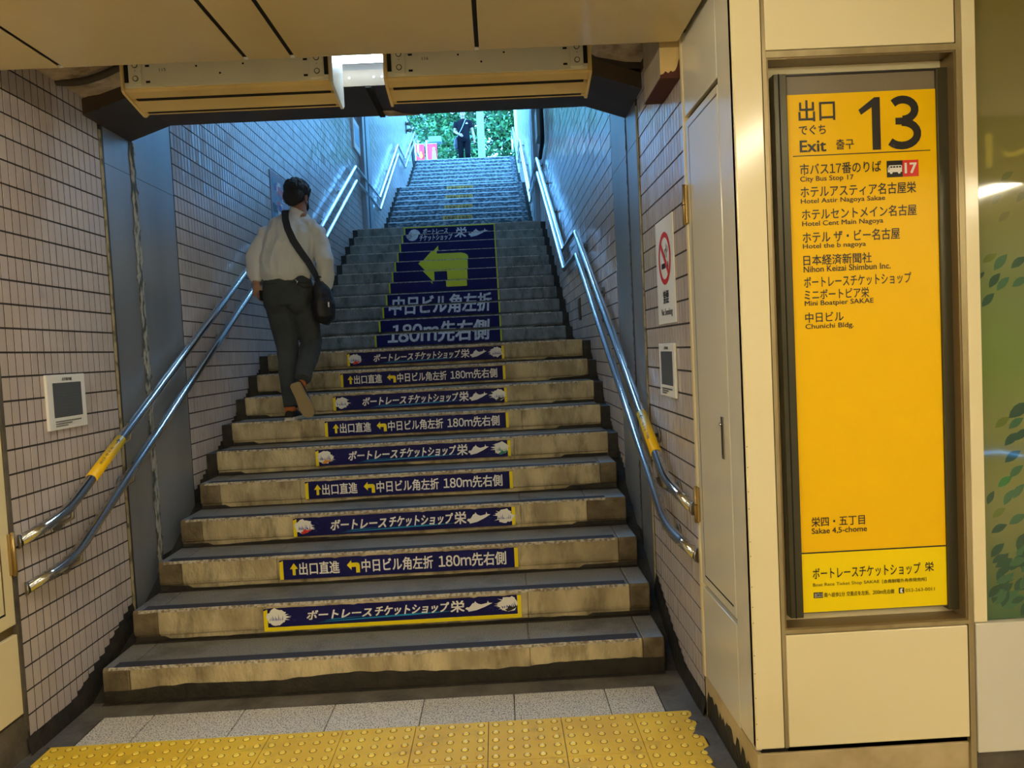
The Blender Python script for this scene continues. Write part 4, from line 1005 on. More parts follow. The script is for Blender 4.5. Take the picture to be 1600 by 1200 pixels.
def sticker(step, kind, lab, lcol=None, rcol=None, border=False):
    yr, zt = STEPS[step - 1][0], STEPS[step - 1][1]
    rr = random.Random(step)
    v1 = zt - .021; v0 = zt - .131; u0, u1 = .655, 1.955; yf = yr - .0016
    s = thing('riser_sticker', lab, 'sticker', (1.305, yr, v0), group='navy stickers on the lower risers')
    top = [(u0 + (u1 - u0) * k / 60, v1 - (random.uniform(.0, .002) if k % 7 else random.uniform(0, .006))) for k in range(61)]
    prism('sheet', (0, yf, 0), (1, 0, 0), (0, 0, 1), (0, -1, 0), [(u1, v0), *top[::-1], (u0, v0)][::-1], .0012, NAVY, s)
    F = FRONT(0, yf, 0)
    flat('yellow_edge', F, [(u0, v0), (u0 + .020, v0), (u0 + .020, v1 - .006), (u0, v1 - .014)], SYEL, s, .0008)
    flat('yellow_edge', F, [(u1 - .020, v0), (u1, v0), (u1, v1 - .002), (u1 - .020, v1 - .002)], SYEL, s, .0008)
    if border: flat('yellow_edge', F, [(u0, v0 - .008), (u1, v0 - .008), (u1, v0 + .012), (u0, v0 + .012)], SYEL, s, .0010)
    b0 = v0 + (.014 if border else .0)
    if kind == 'boat':
        flats('blue_swoosh', F, [[(u0 + .26, b0 + .010), (u1 - .52, b0 + .022), (u1 - .33, b0 + .031), (u1 - .55, b0 + .030), (u0 + .62, b0 + .026), (u0 + .38, b0 + .017)],
              [(u0 + .30, b0 + .018), (u0 + .52, b0 + .030), (u0 + .36, b0 + .026)]], CYAN, s, .0008)
        lettering(F, 'ボートレース', u0 + .215, u0 + .545, b0 + .026, v1 - .022, WHITE, s, .030, .25, off=.0014)
        lettering(F, 'チケットショップ', u0 + .560, u0 + .935, b0 + .026, v1 - .018, WHITE, s, .030, .25, off=.0014)
        lettering(F, '栄', u0 + .940, u0 + 1.012, b0 + .022, v1 - .014, WHITE, s, .022, .05, off=.0014)
        flat('boat_emblem', F, sc2(BOAT, u0 + 1.015, u1 - .145, b0 + .022, v1 - .022), WHITE, s, .0012)
        for uu, col in ((u0 + .062, lcol), (u1 - .062, rcol)):
            flats('wave_foam', F, foam(rr, uu, (b0 + v1) / 2 + .002, .047), WHITE, s, .0010)
            flats('water_streak', F, [[(uu - .034 + .009 * k, (b0 + v1) / 2 - .020), (uu - .034 + .009 * k + rr.uniform(-.006, .008), (b0 + v1) / 2 + rr.uniform(-.006, .018)), (uu - .028 + .009 * k, (b0 + v1) / 2 - .012)] for k in range(8)], LBLUE if col is not GREENP else GREENP, s, .0013)
            if col: flat('race_boat', F, sc2(BOAT, uu - .02, uu + .045, b0 + .012, b0 + .046), col, s, .0016)
            flats('spray_drop', F, [circ(uu + (1 if uu < 1.3 else -1) * rr.uniform(.055, .10), rr.uniform(b0 + .02, v1 - .03), .0016, n=6) for _ in range(9)], LBLUE, s, .0009)
    else:
        flat('up_arrow', F, sc2(ARROW_UP, u0 + .055, u0 + .100, v0 + .022, v1 - .022), SYEL, s, .0012)
        lettering(F, '出口直進', u0 + .105, u0 + .325, v0 + .020, v1 - .020, WHITE, s, .020, off=.0014)
        flat('turn_arrow', F, sc2(TURN, u0 + .365, u0 + .435, v0 + .018, v1 - .022), SYEL, s, .0012)
        lettering(F, '中日ビル角左折', u0 + .445, u0 + .835, v0 + .018, v1 - .020, WHITE, s, .020, off=.0014)
        lettering(F, '180m先右側', u0 + .865, u0 + 1.235, v0 + .018, v1 - .018, WHITE, s, .020, off=.0014)
OR = ['first', 'second', 'third', 'fourth', 'fifth', 'sixth', 'seventh', 'eighth', 'ninth', 'tenth']
cols = {2: (None, INK), 4: (RED, None), 6: (ORANGE, GREENP), 8: (None, INK), 10: (RED, None)}
for k in range(2, 11):
    if k % 2 == 0: sticker(k, 'boat', 'navy boat and wave sticker on the %s riser from the floor%s' % (OR[k - 1], ', yellow border below' if k == 2 else ''), *cols[k], border=(k == 2))
    else: sticker(k, 'exit', 'navy sticker with two yellow arrows on the %s riser from the floor' % OR[k - 1])
# ---- large panel over the second flight's risers (steps 11..21)
def strip(step, lab, first_rows):
    yr, zt = STEPS[step - 1][0], STEPS[step - 1][1]
    v1 = zt - .008; v0 = zt - .126; u0, u1 = .66, 1.955; yf = yr - .0016
    s = thing('mural_strip', lab, 'sticker', (1.305, yr, v0), group='navy strips that make up the big arrow panel')
    box('sheet', u0, u1, yf, yf + .0012, v0, v1, NAVY, s)
    F = FRONT(0, yf, v0)
    flat('lemon_edge', F, [(u0, 0), (u0 + .018, 0), (u0 + .018, v1 - v0), (u0, v1 - v0)], LYEL, s, .0008)
    flat('lemon_edge', F, [(u1 - .016, 0), (u1, 0), (u1, v1 - v0), (u1 - .016, v1 - v0)], LYEL, s, .0008)
    return s, F, u0, u1
SH = .118
NTH = {11: 'lowest', 12: 'second lowest', 13: 'third', 14: 'fourth', 15: 'fifth', 16: 'sixth', 17: 'seventh', 18: 'eighth', 19: 'ninth', 20: 'second highest', 21: 'topmost'}
WHAT = {11: 'lower half of 180m', 12: 'upper half of 180m', 13: 'lower half of white characters', 14: 'upper half of white characters', 15: 'tip of the big arrow tail', 16: 'arrow stem and lower barb', 17: 'arrow head point', 18: 'arrow bend and upper barb', 19: 'plain navy with the arrow tip', 20: 'lower half of round logo', 21: 'upper half of round logo'}
def clip_poly(polys, lo, hi):
    bm = bmesh.new()
    for p in polys: bm.faces.new([bm.verts.new((a, b, 0)) for a, b in p])
    bmesh.ops.triangulate(bm, faces=bm.faces[:])
    for co, no in (((0, lo, 0), (0, -1, 0)), ((0, hi, 0), (0, 1, 0))):
        bmesh.ops.bisect_plane(bm, geom=bm.verts[:] + bm.edges[:] + bm.faces[:], plane_co=co, plane_no=no, clear_outer=True)
    out = [[(v.co.x, v.co.y - lo) for v in f.verts] for f in bm.faces]; bm.free(); return out
for step in range(11, 22):
    s, F, u0, u1 = strip(step, 'navy strip with %s, %s of the big panel' % (WHAT[step], NTH[step]), None)
    if step in (11, 12):
        lo = 0 if step == 11 else SH
        lettering(F, '180m先右側', u0 + .13, u1 - .12, .022, 2 * SH - .03, SCUFF, s, .028, .08, off=.0014, clip=(lo, lo + SH))
    if step in (13, 14):
        lo = 0 if step == 13 else SH
        lettering(F, '中日ビル角左折', u0 + .07, u1 - .09, .025, 2 * SH - .022, SCUFF, s, .028, .08, off=.0014, clip=(lo, lo + SH))
    if 15 <= step <= 19:
        lo = (step - 15) * SH
        arrow = [(.36, 2.15), (.60, 3.75), (.60, 3.02)] ; A = []
        def q(x_, r_): return (u0 + x_ * (u1 - u0), r_ * SH)
        A = [q(.60, 0.42)] 
        arrow = [q(.232, 2.75), q(.40, 4.62), q(.40, 3.72), q(.64, 3.72), q(.68, 3.62), q(.705, 3.45), q(.713, 3.2), q(.713, .46), q(.705, .40), q(.53, .40), q(.522, .46), q(.522, 1.82), q(.515, 1.9), q(.40, 1.9), q(.40, .72)]
        ps = clip_poly([arrow], lo, lo + SH)
        if ps: flats('turn_arrow', F, ps, LYEL, s, .0012)
    if step in (20, 21):
        lo = 0 if step == 20 else SH; g = SCUFF
        # round emblem: disc with curved navy blades cut through it
        cx, cy, R_ = u0 + .145, SH * 1.02, .085
        disc = circ(cx, cy, R_, R_ * .98, 32); ps = clip_poly([disc], lo, lo + SH)
        flats('round_logo', F, ps, g, s, .0010)
        bl = []
        for k in range(6):
            a0 = 2.3 + k * .30; L_, Rr = [], []
            for j in range(9):
                t = j / 8; rad = R_ * (1.02 - t * .85); a = a0 + t * .9; wd = .0040 * (1 - t * .6)
                L_.append((cx + rad * math.cos(a) - wd * math.sin(a), cy + rad * math.sin(a) + wd * math.cos(a))); Rr.append((cx + rad * math.cos(a) + wd * math.sin(a), cy + rad * math.sin(a) - wd * math.cos(a)))
            bl += [[L_[j], L_[j + 1], Rr[j + 1], Rr[j]] for j in range(8)]
        ps = clip_poly(bl, lo, lo + SH)
        if ps: flats('logo_blade', F, ps, NAVY, s, .0014)
        lettering(F, 'ボートレース', u0 + .265, u0 + .62, SH + .012, 2 * SH - .03, g, s, .020, .22, off=.0014, clip=(lo, lo + SH))
        lettering(F, 'チケットショップ', u0 + .245, u0 + .70, .030, SH - .004, g, s, .020, .22, off=.0014, clip=(lo, lo + SH))
        lettering(F, '栄', u0 + .73, u0 + .89, .055, 2 * SH - .030, g, s, .022, .05, off=.0014, clip=(lo, lo + SH))
        ps = clip_poly([sc2(BOAT, u0 + .92, u1 - .10, .055, 2 * SH - .06)], lo, lo + SH)
        if ps: flats('boat_emblem', F, ps, g, s, .0012)
    if step == 21: flat('lemon_edge', F, [(u0, SH - .014), (u1, SH - .014), (u1, SH), (u0, SH)], LYEL, s, .0009)
# ---- small orange stickers on the third flight
OY = mat('faded_orange_vinyl', (.62, .34, .05), .5, col2=(.45, .22, .05), scale=30)
for n_i, k in enumerate((4, 6, 8, 10)):
    yr, zt = STEPS[21 + k][0], STEPS[21 + k][1]
    s = thing('orange_riser_sticker', 'small faded orange sticker on an upper riser, %s of the four' % ('lowest', 'second lowest', 'second highest', 'highest')[n_i], 'sticker', (1.28, yr, zt - .1), group='orange stickers on the third flight')
    box('sheet', 1.0, 1.56, yr - .0016, yr - .0004, zt - .115, zt - .03, OY, s)
    lettering(FRONT(0, yr - .0016, 0), '右側通行 左側通行', 1.03, 1.54, zt - .105, zt - .042, INK, s, .02)

# ================================================================ PEOPLE
def ring_loft(bm, pts, radii, n=16):
    pts = [Vector(p) for p in pts]; prev = None; rings = []
    for i, p in enumerate(pts):
        t = (pts[min(i + 1, len(pts) - 1)] - pts[max(i - 1, 0)]).normalized()
        ref = Vector((1, 0, 0)) if abs(t.x) < .8 else Vector((0, 0, 1))
        s = (ref - t * ref.dot(t)).normalized(); q = t.cross(s)
        rx, ry = radii[i] if isinstance(radii[i], (tuple, list)) else (radii[i], radii[i])
        rings.append([bm.verts.new(p + s * rx * math.cos(2 * math.pi * k / n) + q * ry * math.sin(2 * math.pi * k / n)) for k in range(n)])
    for a, b in zip(rings, rings[1:]):
        for k in range(n): bm.faces.new((a[k], a[(k + 1) % n], b[(k + 1) % n], b[k]))
    bm.faces.new(rings[0][::-1]); bm.faces.new(rings[-1])
def ell(bm, c, r, rot=None, n=16):
    m_ = Matrix.Translation(c) @ (rot.to_4x4() if rot else Matrix.Identity(4)) @ Matrix.Diagonal((*r, 1))
    bmesh.ops.create_uvsphere(bm, u_segments=n, v_segments=n // 2 + 2, radius=1, matrix=m_)
def remeshed(name, bm, m, parent, vox, fold=0.0, fscale=(6, 6, 2.2), smooth=4, seed=0, fn=None):
    bmesh.ops.recalc_face_normals(bm, faces=bm.faces[:])
    me = bpy.data.meshes.new('tmp'); bm.to_mesh(me); bm.free()
    o = bpy.data.objects.new('tmp', me); COL.objects.link(o)
    r = o.modifiers.new('r', 'REMESH'); r.mode = 'VOXEL'; r.voxel_size = vox; r.use_smooth_shade = True
    if smooth: q = o.modifiers.new('s', 'SMOOTH'); q.iterations = smooth; q.factor = .5
    dg = bpy.context.evaluated_depsgraph_get(); m2 = bpy.data.meshes.new_from_object(o.evaluated_get(dg)); bpy.data.objects.remove(o); bpy.data.meshes.remove(me)
    m2.name = name
    if fold or fn:
        nn = [v.normal.copy() for v in m2.vertices]
        for v, nrm in zip(m2.vertices, nn):
            c = v.co
            if fold:
                a = noise.noise(Vector((c.x * fscale[0] + seed, c.y * fscale[1], c.z * fscale[2]))) + .5 * noise.noise(Vector((c.x * 2.2 * fscale[0], c.y * 2 * fscale[1] + seed, c.z * 2.4 * fscale[2])))
                v.co = c + nrm * (fold * (1 - abs(a) * 2.2))
            if fn: v.co = fn(v.co, nrm)
    m2.materials.clear(); m2.materials.append(m)
    m2.polygons.foreach_set('use_smooth', [True] * len(m2.polygons))
    o = bpy.data.objects.new(name, m2); COL.objects.link(o)
    if parent: o.parent = parent; o.location = -parent.location
    return o
SKIN = mat('skin', (.30, .155, .10), .5, col2=(.34, .18, .12), scale=12)
HAIR = mat('black_hair', (.010, .009, .009), .55, bump=.8, bscale=180)
SHIRT = mat('white_shirt_cloth', (.66, .68, .70), .85, bump=.3, bscale=60)
TROUS = mat('charcoal_cloth', (.036, .044, .05), .9, col2=(.046, .054, .06), scale=8, bump=.2, bscale=80)
SHOEB = mat('black_suede', (.014, .012, .012), .8); SOLE = mat('tan_rubber_sole', (.34, .25, .12), .7); SOLEW = mat('off_white_sole', (.62, .58, .50), .6)
SOCK = mat('orange_lining', (.45, .13, .03), .8); BAGM = mat('black_bag_nylon', (.014, .012, .013), .6, bump=.4, bscale=50); STRAP = mat('dark_strap', (.022, .026, .034), .7)
DENIM = mat('black_denim', (.004, .003, .004), .95, spec=.1); TEE = mat('navy_black_tee', (.008, .006, .008), .95, spec=.1, bump=.2, bscale=50)
V = Vector
def hand(bm, wrist, d, palm_n, curl, thumb_side, s=1.0):
    """palm and five bent fingers grown from the wrist along d; palm_n points out of the palm"""
    d = V(d).normalized(); nrm = V(palm_n); nrm = (nrm - d * nrm.dot(d)).normalized(); a = d.cross(nrm).normalized() * thumb_side
    w_ = V(wrist)
    ring_loft(bm, [w_ - d * .02, w_ + d * .02 * s, w_ + d * .055 * s, w_ + d * .088 * s], [(.024 * s, .018 * s), (.028 * s, .016 * s), (.040 * s, .015 * s), (.038 * s, .013 * s)], 12)
    base = w_ + d * .082 * s
    for k, (off, L_) in enumerate(((.031, .070), (.011, .078), (-.010, .073), (-.029, .058))):
        p0 = base + a * off * s; seg = L_ / 3 * s; pts = [p0 - d * .02]; cur = p0; ang = 0
        pts.append(cur)
        for j in range(3):
            ang += curl * (.8, 1.0, .7)[j] + .04 * k
            cur = cur + (d * math.cos(ang) + nrm * math.sin(ang)) * seg; pts.append(cur)
        ring_loft(bm, pts, [.0088 * s, .0092 * s, .0085 * s, .0078 * s, .0060 * s], 8)
    t0 = w_ + d * .022 * s + a * .022 * s
    t1 = t0 + (a * .7 + d * .6 + nrm * .2).normalized() * .036 * s; t2 = t1 + (a * .25 + d * .8 + nrm * .5).normalized() * .030 * s; t3 = t2 + (d * .8 + nrm * .6 - a * .1).normalized() * .024 * s
    ring_loft(bm, [t0 - a * .01, t1, t2, t3], [.013 * s, .0115 * s, .0100 * s, .0072 * s], 8)
def shoe(name, heel, toe, up, parent, upper, sole, lining=None, ank=None, lab=None):
    heel, toe, up = V(heel), V(toe), V(up).normalized(); d = (toe - heel).normalized(); up = (up - d * up.dot(d)).normalized(); sd = d.cross(up); L_ = (toe - heel).length
    bm = bmesh.new(); R = Matrix((sd, d, up)).transposed()
    n = 20; rows = []
    prof = [(0, .026, .060), (.06, .033, .070), (.18, .036, .080), (.34, .036, .085), (.5, .040, .066), (.66, .047, .052), (.82, .046, .042), (.94, .036, .036), (1.0, .018, .028)]
    for t, wd, hh in prof:
        c = heel + d * (L_ * t); row = []
        for k in range(12):
            a = math.pi * k / 11; row.append(bm.verts.new(c + sd * wd * math.cos(a) + up * (.012 + (hh - .012) * math.sin(a) ** .8)))
        rows.append(row)
    for a, b in zip(rows, rows[1:]):
        for k in range(11): bm.faces.new((a[k], a[k + 1], b[k + 1], b[k]))
        bm.faces.new((a[0], b[0], b[11], a[11]))
    bm.faces.new(rows[0]); bm.faces.new(rows[-1][::-1])
    bmesh.ops.recalc_face_normals(bm, faces=bm.faces[:])
    me = bpy.data.meshes.new(name); bm.to_mesh(me); bm.free(); me.polygons.foreach_set('use_smooth', [True] * len(me.polygons))
    o = link(name, me, upper, parent); o.location = -parent.location
    if lab: o['label'] = lab
    vs = []
    outl = [(0, .024), (.05, .036), (.2, .038), (.4, .038), (.6, .046), (.8, .050), (.93, .042), (1.02, .018)]
    ol = [heel + d * L_ * t + sd * wd for t, wd in outl] + [heel + d * L_ * t - sd * wd for t, wd in outl[::-1]]
    m_ = len(ol); fs = [tuple(range(m_)), tuple(range(2 * m_ - 1, m_ - 1, -1))] + [(i, m_ + i, m_ + (i + 1) % m_, (i + 1) % m_) for i in range(m_)]
    so_ = mesh('sole', [p_ + up * .018 for p_ in ol] + [p_ - up * .006 for p_ in ol], fs, sole, None); so_.parent = o
    if lining and ank is not None:
        c = heel + d * L_ * .17 + up * .078
        li = tube('lining', [c - up * .02, c + up * .012], [.040, .036], lining, None, 14); li.parent = o
    return o
# ---- the man climbing the stairs, seen from behind
def climbing_man():
    X0 = V((0, 0, 0))
    nk = V((.535, 2.02, 2.575)); hd = V((.517, 2.04, 2.715))
    shL, shR = V((.308, 2.01, 2.452)), V((.628, 2.01, 2.448)); elL, elR = V((.224, 1.965, 2.28)), V((.694, 1.95, 2.24)); wrL, wrR = V((.218, 1.925, 2.095)), V((.678, 2.03, 2.02))
    hipL, hipR = V((.358, 1.97, 2.03)), V((.508, 1.97, 2.03)); kL, kR = V((.385, 2.02, 1.62)), V((.548, 2.06, 1.66)); aL, aR = V((.412, 1.925, 1.215)), V((.548, 1.76, 1.415))
    bm = bmesh.new()
    # torso, neck
    ring_loft(bm, [(.425, 1.97, 1.93), (.425, 1.97, 2.05), (.43, 1.98, 2.20), (.455, 2.0, 2.36), (.475, 2.01, 2.47), (.50, 2.02, 2.53)], [(.13, .10), (.15, .11), (.13, .10), (.155, .105), (.15, .09), (.08, .07)])
    ring_loft(bm, [(.50, 2.02, 2.50), nk, hd - V((0, -.0, .06))], [.062, .055, .055])
    # head
    R = Matrix.Rotation(math.radians(-18), 3, 'Z') @ Matrix.Rotation(math.radians(-12), 3, 'X')
    H_ = lambda a, b, c: hd + R @ V((a, b, c))
    ell(bm, H_(0, -.005, .025), (.074, .093, .085), R); ell(bm, H_(0, .030, -.045), (.056, .060, .062), R); ell(bm, H_(0, .045, -.085), (.032, .035, .026), R)
    ell(bm, H_(0, .098, -.018), (.013, .020, .018), R, 10); ell(bm, H_(0, .088, -.002), (.009, .014, .026), R, 10)
    ell(bm, H_(0, .086, -.058), (.024, .010, .009), R, 10)
    for s in (-1, 1): ell(bm, H_(s * .076, -.005, -.018), (.008, .020, .031), R, 10)
    # limbs
    for sh, el, wr in ((shL, elL, wrL), (shR, elR, wrR)):
        ring_loft(bm, [sh, sh.lerp(el, .4), el, el.lerp(wr, .35), wr], [.052, .046, .038, .036, .026])
    for hp, kn, an in ((hipL, kL, aL), (hipR, kR, aR)):
        ring_loft(bm, [hp, hp.lerp(kn, .45), kn, kn.lerp(an, .35), an], [.082, .070, .052, .048, .034])
    hand(bm, wrL, (.10, .04, -1), (.8, .5, 0), .42, -1); hand(bm, wrR, (-.03, .10, -1), (-.7, .7, 0), .48, 1)
    me = thing('person', 'man in white shirt and charcoal trousers climbing the stairs with a shoulder bag', 'person')
    me_o = me; bpy.data.objects.remove(me_o)
    body = remeshed('person', bm, SKIN, None, .0055, smooth=3)
    tag(body, 'man seen from behind in white shirt and charcoal trousers climbing the lower stairs', 'person')
    # shirt
    bm = bmesh.new()
    ring_loft(bm, [(.425, 1.965, 2.105), (.425, 1.965, 2.150), (.43, 1.965, 2.22), (.448, 1.985, 2.33), (.465, 2.0, 2.43), (.475, 2.01, 2.500), (.50, 2.02, 2.560)],
              [(.150, .115), (.182, .145), (.186, .148), (.182, .142), (.180, .130), (.160, .108), (.070, .068)], 24)
    ring_loft(bm, [(.50, 2.02, 2.53), (.53, 2.022, 2.600)], [.068, .064])
    ring_loft(bm, [(.49, 2.015, 2.530), (.42, 2.012, 2.512), (.35, 2.01, 2.482), (.30, 2.0, 2.440)], [.058, .064, .066, .062])
    ring_loft(bm, [(.51, 2.015, 2.530), (.56, 2.012, 2.508), (.60, 2.01, 2.480), (.635, 2.0, 2.440)], [.058, .062, .066, .062])
    for sh, el, wr, k in ((shL, elL, wrL, -1), (shR, elR, wrR, 1)):
        ell(bm, sh + V((k * .006, -.005, -.010)), (.072, .072, .072))
        s0 = sh + V((-k * .05, 0, -.01)); c1 = el.lerp(wr, .55); c2 = el.lerp(wr, .90)
        ring_loft(bm, [s0, sh + V((k * .015, 0, -.005)), sh.lerp(el, .5) + V((k * .012, 0, 0)), el + V((k * .010, -.005, 0)), c1 + V((k * .006, -.01, 0)), c2, el.lerp(wr, .97)], [.050, .058, .062, .061, .056, .040, .034])
    remeshed('shirt', bm, SHIRT, body, .0070, fold=.012, fscale=(9, 9, 3.0), smooth=5, seed=2.3)
    # collar band
    cb_ = tube('collar', [V((.508, 2.02, 2.575)), V((.528, 2.022, 2.612))], [.066, .062], SHIRT, None, 20, cap=False); cb_.parent = body
    # trousers
    bm = bmesh.new()
    ring_loft(bm, [(.425, 1.965, 2.150), (.425, 1.965, 2.10), (.428, 1.965, 2.0), (.432, 1.965, 1.93)], [(.158, .118), (.170, .130), (.182, .145), (.170, .135)], 24)
    ell(bm, (.36, 1.91, 1.97), (.082, .075, .10)); ell(bm, (.505, 1.91, 1.97), (.082, .075, .10))
    for hp, kn, an, tw in ((hipL, kL, aL, .0), (hipR, kR, aR, .0)):
        ring_loft(bm, [hp + V((0, 0, .02)), hp.lerp(kn, .25), hp.lerp(kn, .6), kn, kn.lerp(an, .4), kn.lerp(an, .8), an.lerp(kn, -.02)], [.105, .104, .088, .075, .070, .058, .052])
    remeshed('trousers', bm, TROUS, body, .0075, fold=.006, fscale=(7, 7, 5), smooth=4, seed=5)
    for nm, pts in (('pocket_seam', [(.475, 1.845, 2.085), (.53, 1.845, 2.08), (.585, 1.88, 2.078)]), ('pocket_seam', [(.29, 1.875, 2.085), (.33, 1.845, 2.08), (.385, 1.835, 2.08)])):
        o = tube(nm, pts, .0022, BLACK, None, 6); o.parent = body
    o = tube('key_ring', [(.52, 1.825, 2.100), (.535, 1.822, 2.085), (.53, 1.822, 2.070)], .005, CHROME, None, 8); o.parent = body
    bl = tube('key_cord', [(.53, 1.822, 2.072), (.57, 1.835, 2.045), (.615, 1.88, 2.05)], .003, BLACK, None, 6); bl.parent = body
    # hair: full cap down to the nape
    bm = bmesh.new()
    ell(bm, H_(0, -.012, .040), (.089, .103, .086), R, 24); ell(bm, H_(0, -.048, -.012), (.080, .062, .066), R, 20); ell(bm, H_(0, -.060, -.055), (.056, .036, .036), R, 16)
    for k in range(40):
        a = random.uniform(0, 6.28); e_ = random.uniform(.1, 1.2); ell(bm, H_(.080 * math.cos(a) * math.cos(e_), -.012 + .092 * math.sin(a) * math.cos(e_), .042 + .078 * math.sin(e_)), (.019, .019, .015), R, 8)
    remeshed('hair', bm, HAIR, body, .006, fold=.003, fscale=(40, 40, 12), smooth=2)
    for s in (-1, 1):
        e_ = bmesh.new(); ell(e_, H_(s * .030, .078, .004), (.010, .008, .006), R, 8); me2 = bpy.data.meshes.new('eye'); e_.to_mesh(me2); e_.free(); link('eye', me2, INK, body)
    # face mask with ear loop
    bm = bmesh.new(); ell(bm, H_(0, .066, -.050), (.056, .042, .050), R, 16)
    remeshed('face_mask', bm, BLACK, body, .006, smooth=2)
    for s in (-1, 1):
        o = tube('mask_loop', [H_(s * .055, .06, -.03), H_(s * .078, .012, .005), H_(s * .080, -.012, -.012), H_(s * .074, .0, -.045), H_(s * .055, .05, -.07)], .0026, BLACK, None, 6); o.parent = body
    # shoes: left planted, right heel lifted with the sole turned back
    shoe('shoe', (.412, 1.835, 1.124), (.425, 2.105, 1.124), (0, 0, 1), body, SHOEB, SOLEW, SOCK, 1, 'black shoe with off-white sole and orange lining, planted')
    shoe('shoe', (.512, 1.665, 1.385), (.590, 1.735, 1.150), (0.12, .95, .33), body, SHOEB, SOLE, SOCK, 1, 'black shoe lifted, showing its tan sole')
    # phone in the left hand
    ph = box('phone', .246, .262, 1.885, 1.955, 1.975, 2.045, BLACK, None, bev=.004)
    tag(ph, 'small black phone held in the left hand of the climbing man', 'phone')
    # bag and strap (hangs from the man: a thing of its own)
    bag = thing('shoulder_bag', 'black shoulder bag hanging at the right hip of the climbing man', 'bag', (.685, 1.93, 1.80))
    bm = bmesh.new(); ring_loft(bm, [(.660, 1.95, 2.075), (.675, 1.94, 2.02), (.682, 1.93, 1.93), (.682, 1.93, 1.84), (.665, 1.93, 1.795)], [(.030, .075), (.060, .115), (.074, .130), (.070, .125), (.040, .08)], 20)
    remeshed('bag_body', bm, BAGM, bag, .008, fold=.006, fscale=(12, 12, 10), smooth=3, seed=7)
    tube('handle', rounded([(.655, 1.88, 2.05), (.672, 1.86, 2.12), (.676, 1.98, 2.12), (.66, 2.0, 2.05)], .03), .006, BAGM, bag, 8)
    box('bag_tag', .735, .742, 1.83, 1.85, 1.90, 1.935, WHITE, bag)
    # strap: flat ribbon from the left shoulder across the back
    path = [V((.444, 2.10, 2.575)), V((.440, 2.02, 2.618)), V((.448, 1.945, 2.598)), V((.462, 1.888, 2.53)), V((.482, 1.858, 2.46)), V((.522, 1.834, 2.37)), V((.570, 1.826, 2.29)), V((.612, 1.850, 2.22)), V((.645, 1.888, 2.14)), V((.66, 1.92, 2.06))]
    vs = []; fs = []
    for i, p_ in enumerate(path):
        t = (path[min(i + 1, len(path) - 1)] - path[max(i - 1, 0)]).normalized(); out = V((p_.x - .47, p_.y - 2.0, 0)).normalized() if i > 2 else V((0, -.3 * i, 1)).normalized()
        sd = t.cross(out).normalized() * .025; nn = out * .004
        vs += [p_ - sd + nn, p_ + sd + nn, p_ + sd - nn * .2, p_ - sd - nn * .2]
    for i in range(len(path) - 1):
        for j in range(4): fs.append((4 * i + j, 4 * i + (j + 1) % 4, 4 * i + 4 + (j + 1) % 4, 4 * i + 4 + j))
    mesh('strap', vs, fs, STRAP, bag)
climbing_man()
